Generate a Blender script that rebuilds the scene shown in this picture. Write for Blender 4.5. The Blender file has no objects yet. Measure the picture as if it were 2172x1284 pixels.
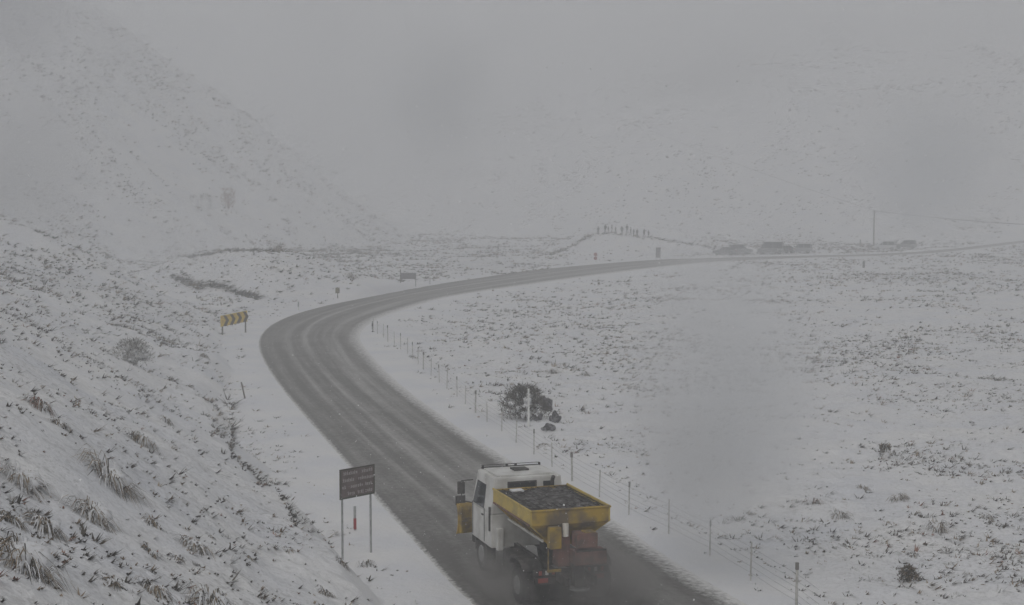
import bpy, bmesh, math, random
import numpy as np
from mathutils import Vector, Matrix
C = bpy.context.scene
COL = C.collection
R = math.radians

# ------------------------------------------------------------------ camera
FPX, YH, CAMH = 3200.0, 410.0, 12.0           # focal length and horizon row in photo pixels, camera height
PITCH = math.atan((642 - YH) / FPX)
cd = bpy.data.cameras.new('camera'); cam = bpy.data.objects.new('camera', cd); COL.objects.link(cam)
cd.sensor_width = 36; cd.lens = 36 * FPX / 2172; cd.clip_start = 0.5; cd.clip_end = 5000
cam.location = (0, 0, CAMH); cam.rotation_euler = (R(90) - PITCH, 0, 0)
C.camera = cam

# ------------------------------------------------------------------ sky, sun, exposure
EL, AZ = R(52), R(200)
w = bpy.data.worlds.new('World'); C.world = w; w.use_nodes = True
nt = w.node_tree; bg = nt.nodes['Background']
sky = nt.nodes.new('ShaderNodeTexSky'); sky.sky_type = 'NISHITA'; sky.sun_disc = False
sky.sun_elevation = EL; sky.sun_rotation = AZ; sky.air_density = 1.0; sky.dust_density = 6.0; sky.ozone_density = 1.0
hs = nt.nodes.new('ShaderNodeHueSaturation'); hs.inputs['Saturation'].default_value = 0.25
nt.links.new(sky.outputs[0], hs.inputs['Color']); nt.links.new(hs.outputs[0], bg.inputs[0])
bg.inputs[1].default_value = 0.09
sl = bpy.data.lights.new('sun', 'SUN'); sl.energy = 0.7; sl.angle = R(60); sl.color = (1, 0.97, 0.94)
so = bpy.data.objects.new('sun', sl); COL.objects.link(so)
so.rotation_euler = (R(90) - EL, 0, R(180) - AZ)
C.view_settings.view_transform = 'Standard'; C.view_settings.look = 'None'
C.view_settings.exposure = -0.33; C.view_settings.gamma = 1; C.view_settings.use_curve_mapping = False
C.cycles.max_bounces = 8; C.cycles.diffuse_bounces = 3; C.cycles.volume_bounces = 5
C.cycles.use_denoising = True
C.cycles.volume_step_rate = 1.0; C.cycles.volume_max_steps = 128

HAZE = 0.0035

# ------------------------------------------------------------------ helpers
rng = np.random.default_rng(7); random.seed(7)

def mat(name, col, rough=0.85, col2=None, scale=3.0, metal=0.0, bump=0.0, detail=3, lo=0.4, hi=0.6, spec=0.3):
    m = bpy.data.materials.new(name); m.use_nodes = True
    n, l = m.node_tree.nodes, m.node_tree.links
    b = n['Principled BSDF']; b.inputs['Roughness'].default_value = rough; b.inputs['Metallic'].default_value = metal
    b.inputs['Specular IOR Level'].default_value = spec
    b.inputs['Base Color'].default_value = (*col, 1)
    tc = n.new('ShaderNodeTexCoord')
    if col2 or bump:
        t = n.new('ShaderNodeTexNoise'); t.inputs['Scale'].default_value = scale; t.inputs['Detail'].default_value = detail
        l.new(tc.outputs['Object'], t.inputs['Vector'])
    if col2:
        r = n.new('ShaderNodeValToRGB'); r.color_ramp.elements[0].position = lo; r.color_ramp.elements[1].position = hi
        r.color_ramp.elements[0].color = (*col, 1); r.color_ramp.elements[1].color = (*col2, 1)
        l.new(t.outputs['Fac'], r.inputs[0]); l.new(r.outputs[0], b.inputs['Base Color'])
    if bump:
        bp = n.new('ShaderNodeBump'); bp.inputs['Strength'].default_value = bump; bp.inputs['Distance'].default_value = 0.05
        l.new(t.outputs['Fac'], bp.inputs['Height']); l.new(bp.outputs[0], b.inputs['Normal'])
    return m

def link(name, me, parent=None, loc=None, rotz=None):
    o = bpy.data.objects.new(name, me); COL.objects.link(o)
    if parent: o.parent = parent
    if loc is not None: o.location = loc
    if rotz is not None: o.rotation_euler = (0, 0, rotz)
    return o

def tag(o, label=None, cat=None, group=None, kind=None):
    if label: o['label'] = label
    if cat: o['category'] = cat
    if group: o['group'] = group
    if kind: o['kind'] = kind
    return o

def thing(name, label, cat, loc=(0, 0, 0), rotz=0.0, group=None):
    return tag(link(name, None, loc=loc, rotz=rotz), label, cat, group)

def mesh_np(name, verts, faces, mats, mi=None, smooth=False):
    """faces: (n,3) or (n,4) int array"""
    me = bpy.data.meshes.new(name)
    nv, nf, k = len(verts), len(faces), faces.shape[1]
    me.vertices.add(nv); me.vertices.foreach_set('co', np.asarray(verts, np.float32).ravel())
    me.loops.add(nf * k); me.loops.foreach_set('vertex_index', np.asarray(faces, np.int32).ravel())
    me.polygons.add(nf); me.polygons.foreach_set('loop_start', np.arange(0, nf * k, k, dtype=np.int32))
    for m in mats: me.materials.append(m)
    if mi is not None: me.polygons.foreach_set('material_index', np.asarray(mi, np.int32))
    me.polygons.foreach_set('use_smooth', np.full(nf, smooth, bool))
    me.update(calc_edges=True); me.validate()
    return me

class MB:
    """collects shapes, links them as one mesh object"""
    def __init__(s): s.bm = bmesh.new()
    def box(s, c, d, rot=None, taper=None):
        v = bmesh.ops.create_cube(s.bm, size=1)['verts']
        for p in v:
            q = Vector((p.co.x * d[0], p.co.y * d[1], p.co.z * d[2]))
            if taper and p.co.z > 0: q.x *= taper[0]; q.y *= taper[1]
            if rot: q = rot @ q
            p.co = q + Vector(c)
        return s
    def hexa(s, pts):
        v = [s.bm.verts.new(p) for p in pts]      # 0-3 bottom ring, 4-7 top ring
        for f in ((3, 2, 1, 0), (4, 5, 6, 7), (0, 1, 5, 4), (1, 2, 6, 5), (2, 3, 7, 6), (3, 0, 4, 7)):
            s.bm.faces.new([v[i] for i in f])
        return s
    def tube(s, a, b, r0, r1=None, n=8):
        a, b = Vector(a), Vector(b); r1 = r0 if r1 is None else r1
        d = (b - a); q = d.to_track_quat('Z', 'Y')
        ra = [s.bm.verts.new(a + q @ Vector((r0 * math.cos(t), r0 * math.sin(t), 0))) for t in [2 * math.pi * i / n for i in range(n)]]
        rb = [s.bm.verts.new(b + q @ Vector((r1 * math.cos(t), r1 * math.sin(t), 0))) for t in [2 * math.pi * i / n for i in range(n)]]
        for i in range(n): s.bm.faces.new((ra[i], ra[(i + 1) % n], rb[(i + 1) % n], rb[i]))
        s.bm.faces.new(ra[::-1]); s.bm.faces.new(rb)
        return s
    def path(s, pts, r, n=5):
        for a, b in zip(pts, pts[1:]): s.tube(a, b, r, r, n)
        return s
    def prism(s, prof, x0, x1, axis='x', inset=0.0):
        """profile [(y,z)] extruded from x0 to x1"""
        A = [s.bm.verts.new((x0, p[0], p[1])) for p in prof]; B = [s.bm.verts.new((x1, p[0], p[1])) for p in prof]
        n = len(prof)
        for i in range(n): s.bm.faces.new((A[i], A[(i + 1) % n], B[(i + 1) % n], B[i]))
        s.bm.faces.new(A[::-1]); s.bm.faces.new(B)
        return s
    def sphere(s, c, r, u=10, v=7, sc=(1, 1, 1)):
        vs = bmesh.ops.create_uvsphere(s.bm, u_segments=u, v_segments=v, radius=r)['verts']
        for p in vs: p.co = Vector((p.co.x * sc[0], p.co.y * sc[1], p.co.z * sc[2])) + Vector(c)
        return s
    def mesh(s, name, m, bevel=0.0, smooth=False):
        bmesh.ops.recalc_face_normals(s.bm, faces=s.bm.faces[:])
        if bevel:
            bmesh.ops.bevel(s.bm, geom=s.bm.edges[:], offset=bevel, segments=2, affect='EDGES', profile=0.6)
        me = bpy.data.meshes.new(name); s.bm.to_mesh(me); s.bm.free(); me.materials.append(m)
        if smooth:
            me.polygons.foreach_set('use_smooth', np.full(len(me.polygons), True)); me.update()
        return me
    def build(s, name, m, parent=None, bevel=0.0, smooth=False, loc=None, rotz=None):
        return link(name, s.mesh(name, m, bevel, smooth), parent, loc, rotz)

# ---- value noise
_T = rng.random((256, 256)).astype(np.float64)
def vnoise(x, y, sc=1.0, ox=0.0, oy=0.0):
    x = np.asarray(x, float) * sc + ox + 1000; y = np.asarray(y, float) * sc + oy + 1000
    xi = np.floor(x).astype(int); yi = np.floor(y).astype(int); fx = x - xi; fy = y - yi
    fx = fx * fx * fx * (fx * (fx * 6 - 15) + 10); fy = fy * fy * fy * (fy * (fy * 6 - 15) + 10)
    a = _T[xi % 256, yi % 256]; b = _T[(xi + 1) % 256, yi % 256]; c = _T[xi % 256, (yi + 1) % 256]; d = _T[(xi + 1) % 256, (yi + 1) % 256]
    return (a * (1 - fx) + b * fx) * (1 - fy) + (c * (1 - fx) + d * fx) * fy
def fbm(x, y, sc, octv=4, ox=0.0, gain=0.5):
    s = 0; a = 1; t = 0
    for i in range(octv):
        s = s + a * (vnoise(x, y, sc * 2.03 ** i, ox + 17.3 * i, ox * 0.7 + 5.1 * i) - 0.5); t += a; a *= gain
    return s / t * 2
def sstep(a, b, x):
    t = np.clip((x - a) / (b - a), 0, 1); return t * t * (3 - 2 * t)

# ---- from photo rows to places on the ground plane z
def ray(px, py):
    x = px - 1086.0; y = 642.0 - py
    return np.array([x, FPX * math.cos(PITCH) + y * math.sin(PITCH), -FPX * math.sin(PITCH) + y * math.cos(PITCH)])
def onplane(px, py, z=0.0):
    d = ray(px, py); t = (z - CAMH) / d[2]
    return np.array([d[0] * t, d[1] * t])

# ------------------------------------------------------------------ plan of the road
Lp = [(1000,1284),(900,1178),(800,1062),(730,980),(650,890),(600,830),(565,780),(548,740),(553,710),(582,685),(640,662),(750,635),(870,612),(1000,592),(1120,575),(1250,562),(1400,551),(1500,548),(1600,545.5),(1720,542.5),(1860,539),(2000,530),(2172,510)]
Rp = [(1590,1284),(1400,1170),(1300,1100),(1075,972),(950,890),(850,815),(790,755),(765,715),(790,685),(850,660),(950,632),(1100,608),(1250,587),(1400,568),(1500,558),(1600,552.5),(1720,547.5),(1860,543.5),(2000,536),(2172,516)]
def spline(P, n=500):
    P = np.array(P); d = np.r_[0, np.cumsum(np.hypot(*np.diff(P, axis=0).T) ** 0.5)]
    s = np.linspace(0, d[-1], n); out = []
    k = np.clip(np.searchsorted(d, s, side='right') - 1, 0, len(P) - 2)
    Pm = np.vstack([2 * P[0] - P[1], P, 2 * P[-1] - P[-2]])
    dm = np.r_[2 * d[0] - d[1], d, 2 * d[-1] - d[-2]]
    for i in range(2):
        p0, p1, p2, p3 = Pm[k, i], Pm[k + 1, i], Pm[k + 2, i], Pm[k + 3, i]
        t0, t1, t2, t3 = dm[k], dm[k + 1], dm[k + 2], dm[k + 3]
        m1 = (p2 - p0) / (t2 - t0) * (t2 - t1); m2 = (p3 - p1) / (t3 - t1) * (t2 - t1); u = (s - t1) / (t2 - t1)
        out.append((2*u**3-3*u**2+1)*p1 + (u**3-2*u**2+u)*m1 + (-2*u**3+3*u**2)*p2 + (u**3-u**2)*m2)
    return np.stack(out, 1)
def ext(P):
    G = np.array([onplane(*p) for p in P])
    a = G[0] - G[1]; a /= np.hypot(*a); b = G[-1] - G[-2]; b /= np.hypot(*b)
    a = np.array([0.33, -0.944])
    return np.vstack([G[0] + a * 45, G[0] + a * 20, G, G[-1] + b * 60, G[-1] + b * 200])
LE, RE = spline(ext(Lp), 700), spline(ext(Rp), 1400)
# pair each left-edge point with the nearest right-edge point, never going back
D2 = ((LE[:, None, :] - RE[None, :, :]) ** 2).sum(2); jj = np.maximum.accumulate(D2.argmin(1)).astype(float)
ker = np.ones(31) / 31; jj = np.convolve(np.r_[np.full(15, jj[0]), jj, np.full(15, jj[-1])], ker, 'valid')
RQ = np.stack([np.interp(jj, np.arange(len(RE)), RE[:, i]) for i in (0, 1)], 1)
MID = (LE + RQ) / 2; HW = np.hypot(*(LE - RQ).T) / 2

def seg_dist(x, y, P, signed=False):
    """distance to polyline P (and sign: + on its left side), with index"""
    sh = np.shape(x); x = np.ravel(x).astype(np.float32); y = np.ravel(y).astype(np.float32)
    best = np.full(x.shape, 1e9, np.float32); sg = np.ones_like(best); idx = np.zeros(x.shape, np.int32)
    for i in range(len(P) - 1):
        a, b = P[i], P[i + 1]; d = b - a; L = d @ d + 1e-9
        t = np.clip(((x - a[0]) * d[0] + (y - a[1]) * d[1]) / L, 0, 1)
        ex = x - a[0] - t * d[0]; ey = y - a[1] - t * d[1]; q = ex * ex + ey * ey
        m = q < best; best[m] = q[m]; idx[m] = i
        if signed: sg[m] = np.sign(d[0] * ey - d[1] * ex)[m]
    r = np.sqrt(best) * (sg if signed else 1)
    return r.reshape(sh), idx.reshape(sh)
MIDc = MID[::9]; HWc = HW[::9]
def road_dist(x, y):
    d, i = seg_dist(x, y, MIDc); return d - HWc[i] * 1.0

TOE = np.array([(14,-30),(7,0),(2,18),(-1.8,34),(-4.6,44),(-7.2,52),(-10.5,63),(-13.8,74),(-17.3,91),(-22.4,116),(-26.6,140),(-27,160),(-26,190),(-26,250),(-27,320),(-28,385),(-60,425),(-120,455),(-260,480),(-500,500)], float)

TOE2 = np.array([(-20,90),(-28,150),(-55,182),(-66,220),(-64,270),(-40,330),(-16,385),(-60,425),(-120,455),(-260,480),(-500,500)], float)

def height(x, y, fine=True):
    x = np.asarray(x, float); y = np.asarray(y, float)
    rd = road_dist(x, y)
    off = sstep(1.0, 7.0, rd)                       # 0 on the road and its verge
    u, _ = seg_dist(x, y, TOE, True)                # + to the left of the toe of the bank
    u = u + 1.2 * fbm(x, y, 0.12, 3, 3.0) * sstep(0, 30, y)
    far = sstep(128, 152, y + 0.35 * (x + 30))
    u = np.maximum(u, 0)
    k = 0.62 - 0.30 * sstep(45, 115, y)
    hn = k * u + 0.55 * np.minimum(u, 1.3)
    hn = np.where(u > 30, k * 30 + 0.7 + 0.75 * (u - 30), hn)
    u2, _ = seg_dist(x, y, TOE2, True); u2 = np.maximum(u2 + 2.5 * fbm(x, y, 0.04, 3, 33.0), 0)
    hf = 0.98 * u2 * u2 / (u2 + 13)
    hl = hn * (1 - far) + hf * far
    hl = hl + far * 4.9 * np.exp(-(np.abs(x + 33) / 15.0) ** 2.6 - (np.abs(y - 187) / 15.0) ** 2.6)
    hl = hl * (1 + 0.08 * fbm(x, y, 0.02, 3, 9.0)) + 0.8 * sstep(4, 30, u) * fbm(x, y, 0.06, 3, 21.0)
    hl = np.minimum(hl, 150 + 8 * fbm(x, y, 0.01, 3, 31.0))
    # mound beside the road with its long right shoulder
    dx = (x - 21.5); sx = np.where(dx < 0, 11.0, 22.0)
    md = 4.7 * np.exp(-(np.abs(dx) / sx) ** 2.4 - (np.abs(y - 309) / 13.0) ** 2.4)
    # mountain behind, standing back in the middle
    front = 385 + 45 * sstep(60, -60, x) - 30 * sstep(-60, -110, x) + 22 * fbm(x, y * 0, 0.02, 3, 41.0) - 0.05 * (x - 60)
    v = np.maximum(y - front, 0)
    spur = 1 + 0.25 * fbm(x, y, 0.012, 3, 51.0)
    mt = 0.50 * v * v / (v + 25) * spur
    mt = np.minimum(mt, 190)
    h = np.maximum(hl, 0) + md + mt
    # gentle swells of the field and small lumps
    h = h + off * (0.85 * fbm(x, y, 0.035, 3, 61.0) + 0.22 * fbm(x, y, 0.14, 2, 67.0) - 0.25 * np.exp(-((rd - 6) / 3.0) ** 2))
    if fine:
        lump = sstep(0.6, 5.0, rd)
        h = h + lump * (0.16 * fbm(x, y, 0.45, 3, 71.0) + 0.10 * fbm(x, y, 1.6, 2, 81.0)) + 0.03 * sstep(0.0, 1.5, rd) * fbm(x, y, 1.2, 2, 91.0)
        h = h + 0.07 * sstep(-0.3, 0.8, rd)
    k = sstep(-1.3, 0.05, rd); h = h * k - 0.15 * (1 - k)
    return h

def ground(px, py, tmax=900):
    """where the line of sight through a photo pixel meets the ground"""
    d = ray(px, py); d = d / d[1]
    t = np.exp(np.linspace(math.log(24), math.log(tmax), 1200))
    hh = height(d[0] * t, t); zz = CAMH + d[2] * t
    k = int(np.argmax(zz < hh)) if (zz < hh).any() else len(t) - 1
    return Vector((d[0] * t[k], t[k], float(hh[k])))
def H(x, y): return float(height(np.array([x]), np.array([y]))[0])

# ------------------------------------------------------------------ materials
def snow_material():
    m = bpy.data.materials.new('snow'); m.use_nodes = True
    n, l = m.node_tree.nodes, m.node_tree.links; b = n['Principled BSDF']
    b.inputs['Roughness'].default_value = 0.9; b.inputs['Specular IOR Level'].default_value = 0.15
    tc = n.new('ShaderNodeTexCoord')
    def noise(s, d=3, r=0.55):
        t = n.new('ShaderNodeTexNoise'); t.inputs['Scale'].default_value = s; t.inputs['Detail'].default_value = d; t.inputs['Roughness'].default_value = r
        l.new(tc.outputs['Object'], t.inputs['Vector']); return t
    def ramp(src, a, bb, ca=(0, 0, 0, 1), cb=(1, 1, 1, 1)):
        r = n.new('ShaderNodeValToRGB'); r.color_ramp.elements[0].position = a; r.color_ramp.elements[1].position = bb
        r.color_ramp.elements[0].color = ca; r.color_ramp.elements[1].color = cb; l.new(src, r.inputs[0]); return r
    def math_(op, a, c):
        q = n.new('ShaderNodeMath'); q.operation = op
        for i, s in enumerate((a, c)):
            if isinstance(s, (int, float)): q.inputs[i].default_value = s
            else: l.new(s, q.inputs[i])
        return q.outputs[0]
    at = n.new('ShaderNodeAttribute'); at.attribute_name = 'veg'
    base = ramp(noise(0.25, 4).outputs['Fac'], 0.3, 0.7, (0.74, 0.755, 0.79, 1), (0.83, 0.83, 0.825, 1))
    # grass tips that show through thin snow
    s1 = ramp(noise(2.3, 5, 0.7).outputs['Fac'], 0.54, 0.66); s2 = ramp(noise(7.5, 3, 0.6).outputs['Fac'], 0.52, 0.68)
    sp = math_('MULTIPLY', math_('MAXIMUM', math_('MULTIPLY', s1.outputs[0], 0.5), math_('MULTIPLY', s2.outputs[0], 0.42)), at.outputs['Fac'])
    grass = ramp(noise(0.6, 2).outputs['Fac'], 0.35, 0.65, (0.16, 0.145, 0.12, 1), (0.20, 0.21, 0.20, 1))
    mx = n.new('ShaderNodeMix'); mx.data_type = 'RGBA'
    l.new(sp, mx.inputs[0]); l.new(base.outputs[0], mx.inputs[6]); l.new(grass.outputs[0], mx.inputs[7])
    l.new(mx.outputs[2], b.inputs['Base Color'])
    bp = n.new('ShaderNodeBump'); bp.inputs['Strength'].default_value = 0.7; bp.inputs['Distance'].default_value = 0.12
    nn = noise(3.0, 6, 0.65); l.new(nn.outputs['Fac'], bp.inputs['Height']); l.new(bp.outputs[0], b.inputs['Normal'])
    return m
SNOW = snow_material()
CAP = mat('snow_on_plants', (0.78, 0.79, 0.81), 0.9, (0.55, 0.54, 0.52), 9, bump=0.4, lo=0.5, hi=0.72)
BLADE = mat('dry_grass', (0.20, 0.15, 0.10), 0.9, (0.33, 0.27, 0.2), 2.5)
DARKB = mat('wet_grass', (0.05, 0.045, 0.035), 0.9, (0.12, 0.11, 0.09), 2.0)
GREYB = mat('frosted_grass', (0.38, 0.37, 0.36), 0.9, (0.6, 0.6, 0.6), 4.0)
REDB = mat('reddish_grass', (0.22, 0.11, 0.08), 0.9, (0.32, 0.2, 0.15), 3.0)
ROCK = mat('wet_rock', (0.04, 0.038, 0.045), 0.8, (0.2, 0.2, 0.21), 5.0, bump=0.9, lo=0.45, hi=0.6)
STEEL = mat('galvanised_steel', (0.30, 0.31, 0.31), 0.6, (0.4, 0.41, 0.41), 6, metal=0.3)
WOOD = mat('weathered_timber', (0.12, 0.105, 0.09), 0.9, (0.2, 0.18, 0.16), 8)
WOODG = mat('grey_timber', (0.42, 0.41, 0.39), 0.9, (0.56, 0.55, 0.53), 8)
WHITEP = mat('white_paint', (0.70, 0.70, 0.68), 0.5, (0.42, 0.41, 0.38), 1.6, lo=0.42, hi=0.75, detail=6)
WHITEPOST = mat('white_plastic', (0.75, 0.76, 0.74), 0.6)
YELLOW = mat('yellow_paint', (0.56, 0.42, 0.10), 0.55, (0.34, 0.26, 0.10), 2.5, lo=0.45, hi=0.72, detail=6)
YELLOWD = mat('dirty_yellow_paint', (0.46, 0.31, 0.05), 0.6, (0.16, 0.13, 0.09), 1.6, lo=0.40, hi=0.62)
REDDY = mat('rusty_red_paint', (0.25, 0.135, 0.115), 0.8, (0.14, 0.105, 0.095), 3.0, detail=6)
BLACK = mat('black_rubber', (0.02, 0.02, 0.02), 0.85, (0.05, 0.048, 0.045), 5)
CHASSIS = mat('dirty_chassis', (0.035, 0.034, 0.033), 0.8, (0.09, 0.085, 0.08), 4)
GLASS = mat('dark_glass', (0.02, 0.025, 0.03), 0.15, spec=0.6)
GRIT = mat('wet_grit', (0.05, 0.046, 0.044), 0.95, (0.20, 0.195, 0.19), 6, bump=0.9, detail=6, lo=.45, hi=.68)
LAMPR = mat('red_lens', (0.30, 0.07, 0.055), 0.5)
LAMPW = mat('clear_lens', (0.75, 0.72, 0.66), 0.3)
SIGNBR = mat('brown_sign_face', (0.13, 0.10, 0.095), 0.5, (0.18, 0.145, 0.14), 3)
SIGNEDGE = mat('sign_border_green', (0.055, 0.06, 0.04), 0.6)
SIGNTX = mat('faded_lettering', (0.42, 0.39, 0.39), 0.6)
SIGNBACK = mat('sign_back', (0.17, 0.165, 0.18), 0.6, (0.24, 0.23, 0.25), 5)
CHEVY = mat('chevron_yellow', (0.66, 0.48, 0.03), 0.6, (0.5, 0.34, 0.06), 4)
CHEVB = mat('chevron_black', (0.05, 0.035, 0.02), 0.6)
REDSIGN = mat('red_sign', (0.30, 0.03, 0.035), 0.6)

# ------------------------------------------------------------------ terrain (one sheet, finer near the camera)
def terrain():
    ny, nx = 1100, 470
    ys = np.r_[np.linspace(-40, 14, 28), np.exp(np.linspace(math.log(15), math.log(1150), ny))]
    t = np.linspace(-1, 1, nx); t = 0.55 * t + 0.45 * t ** 3
    half = 14 + 0.62 * np.maximum(ys, 0) + 20 * (ys < 14)
    X = t[None, :] * half[:, None] * 1.15; Y = np.repeat(ys[:, None], nx, 1)
    Z = height(X, Y)
    rd = road_dist(X, Y); u, _ = seg_dist(X, Y, TOE, True)
    veg = sstep(1.5, 6.5, rd + 2.0 * fbm(X, Y, 0.3, 2, 5.0))
    veg = veg * (0.35 + 0.9 * vnoise(X, Y, 0.06, 7, 7)) * (0.55 + 0.45 * sstep(-0.4, 0.5, fbm(X, Y, 0.35, 3, 13.0)))
    n0, n1 = Z.shape
    V = np.stack([X, Y, Z], 2).reshape(-1, 3)
    i = np.arange(n0 - 1)[:, None] * n1 + np.arange(n1 - 1)[None, :]
    F = np.stack([i, i + 1, i + n1 + 1, i + n1], 2).reshape(-1, 4)
    me = mesh_np('snowy_ground', V, F, [SNOW], smooth=True)
    a = me.attributes.new('veg', 'FLOAT', 'POINT'); a.data.foreach_set('value', veg.ravel().astype(np.float32))
    return tag(link('snowy_ground', me), 'snow covered ground, roadside verges and hill slopes with grass showing through', kind='structure')
terrain()

# ------------------------------------------------------------------ road
def road():
    _s = np.r_[0, np.cumsum(np.hypot(*np.diff(MID, axis=0).T))]; WETV = float(_s[np.argmin((MID[:, 0] - 0.6) ** 2 + (MID[:, 1] - 48) ** 2)]) + 22
    nu = 25; us = np.linspace(0, 1, nu)
    n = len(LE)
    P = LE[:, None, :] * (1 - us[None, :, None]) + RQ[:, None, :] * us[None, :, None]
    wob = 0.25 * fbm(P[:, 0, 0], P[:, 0, 1], 0.6, 3, 2.0)
    Z = 0.03 + 0.10 * (1 - (2 * us[None, :] - 1) ** 2) + 0 * P[:, :, 0]
    Z[:, 0] = 0.0; Z[:, -1] = 0.0
    V = np.concatenate([P, Z[:, :, None]], 2).reshape(-1, 3)
    i = np.arange(n - 1)[:, None] * nu + np.arange(nu - 1)[None, :]
    F = np.stack([i, i + nu, i + nu + 1, i + 1], 2).reshape(-1, 4)
    m = bpy.data.materials.new('slushy_asphalt'); m.use_nodes = True
    nn, l = m.node_tree.nodes, m.node_tree.links; b = nn['Principled BSDF']
    b.inputs['Roughness'].default_value = 0.75; b.inputs['Specular IOR Level'].default_value = 0.2
    uv = nn.new('ShaderNodeUVMap'); uv.uv_map = 'lane'
    tc = nn.new('ShaderNodeTexCoord')
    sep = nn.new('ShaderNodeSeparateXYZ'); l.new(uv.outputs[0], sep.inputs[0])
    def M(op, *a):
        q = nn.new('ShaderNodeMath'); q.operation = op
        for k, s in enumerate(a):
            if isinstance(s, (int, float)): q.inputs[k].default_value = s
            else: l.new(s, q.inputs[k])
        return q.outputs[0]
    def noise(vec, s, d=3, rough=0.55):
        t = nn.new('ShaderNodeTexNoise'); t.inputs['Scale'].default_value = s; t.inputs['Detail'].default_value = d; t.inputs['Roughness'].default_value = rough
        l.new(vec, t.inputs['Vector']); return t.outputs['Fac']
    cmb = nn.new('ShaderNodeCombineXYZ'); l.new(M('MULTIPLY', sep.outputs[0], 13.0), cmb.inputs[0]); l.new(M('MULTIPLY', sep.outputs[1], 0.035), cmb.inputs[1])
    streak = noise(cmb.outputs[0], 1.0, 4, 0.6)
    fine = noise(tc.outputs['Object'], 5.0, 4, 0.7); patch = noise(tc.outputs['Object'], 0.35, 3)
    # wheel paths wear through the slush; ridges of slush stay between them
    ridge = 0
    def bump_(c, wd):
        d = M('DIVIDE', M('SUBTRACT', sep.outputs[0], c), wd)
        return M('POWER', 2.718, M('MULTIPLY', M('MULTIPLY', d, d), -1.0))
    wobv = M('MULTIPLY', M('SUBTRACT', noise(cmb.outputs[0], 0.3, 2), 0.5), 0.1)
    def bump2(c, wd):
        d = M('DIVIDE', M('ADD', M('SUBTRACT', sep.outputs[0], c), wobv), wd)
        return M('POWER', 2.718, M('MULTIPLY', M('MULTIPLY', d, d), -1.0))
    ridges = M('ADD', M('ADD', M('MULTIPLY', bump2(0.28, 0.03), 0.45), M('MULTIPLY', bump2(0.45, 0.04), 0.8)), M('MULTIPLY', bump2(0.72, 0.08), 0.6))
    slush = M('ADD', M('MULTIPLY', ridges, M('ADD', 0.2, streak)), M('MULTIPLY', M('SUBTRACT', streak, 0.42), 1.7))
    slush = M('ADD', slush, M('MULTIPLY', M('SUBTRACT', fine, 0.5), 1.5))
    slush = M('ADD', slush, M('MULTIPLY', M('SUBTRACT', patch, 0.45), 0.6))
    # snow creeping in from both edges (more on the inside of the bend)
    eL = M('SUBTRACT', 1.0, M('MULTIPLY', sep.outputs[0], 30.0)); eR = M('SUBTRACT', 1.0, M('MULTIPLY', M('SUBTRACT', 1.0, sep.outputs[0]), 7.0))
    eR = M('MAXIMUM', eR, 0.0); eL = M('MAXIMUM', eL, 0.0)
    edge = M('ADD', M('ADD', eL, M('MULTIPLY', eR, 1.1)), M('MULTIPLY', M('SUBTRACT', fine, 0.5), 2.4))
    edge = M('MULTIPLY', edge, M('MINIMUM', M('ADD', M('MULTIPLY', eL, 4.0), M('MULTIPLY', eR, 4.0)), 1.0))
    wet = nn.new('ShaderNodeMapRange'); wet.interpolation_type = 'SMOOTHSTEP'
    wet.inputs['From Min'].default_value = WETV - 45; wet.inputs['From Max'].default_value = WETV + 6; wet.inputs['To Min'].default_value = 1.0; wet.inputs['To Max'].default_value = 0.0
    l.new(M('ADD', sep.outputs[1], M('MULTIPLY', patch, 8.0)), wet.inputs['Value'])
    r = nn.new('ShaderNodeValToRGB'); e = r.color_ramp.elements
    e[0].position = 0.0; e[0].color = (0.17, 0.165, 0.156, 1); e[1].position = 1.0; e[1].color = (0.42, 0.415, 0.40, 1)
    l.new(slush, r.inputs[0])
    mx = nn.new('ShaderNodeMix'); mx.data_type = 'RGBA'; mx.clamp_factor = True
    l.new(edge, mx.inputs[0]); l.new(r.outputs[0], mx.inputs[6]); mx.inputs[7].default_value = (0.74, 0.74, 0.73, 1)
    l.new(mx.outputs[2], b.inputs['Base Color'])
    mw = nn.new('ShaderNodeMix'); mw.data_type = 'RGBA'; l.new(M('MULTIPLY', wet.outputs[0], 0.75), mw.inputs[0]); l.new(r.outputs[0], mw.inputs[6]); mw.inputs[7].default_value = (.055, .052, .048, 1); l.new(mw.outputs[2], mx.inputs[6])
    bp = nn.new('ShaderNodeBump'); bp.inputs['Strength'].default_value = 0.35; bp.inputs['Distance'].default_value = 0.03
    l.new(fine, bp.inputs['Height']); l.new(bp.outputs[0], b.inputs['Normal'])
    me = mesh_np('road', V, F, [m], smooth=True)
    s = np.r_[0, np.cumsum(np.hypot(*np.diff(MID, axis=0).T))]
    vu = np.stack([np.repeat(us[None, :], n, 0), np.repeat(s[:, None], nu, 1)], 2).reshape(-1, 2)
    lay = me.uv_layers.new(name='lane'); li = np.empty(len(me.loops), np.int32); me.loops.foreach_get('vertex_index', li)
    lay.data.foreach_set('uv', vu[li].astype(np.float32).ravel())
    return tag(link('road', me), 'slush covered two lane road curving round the hill', kind='structure')
road()

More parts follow.
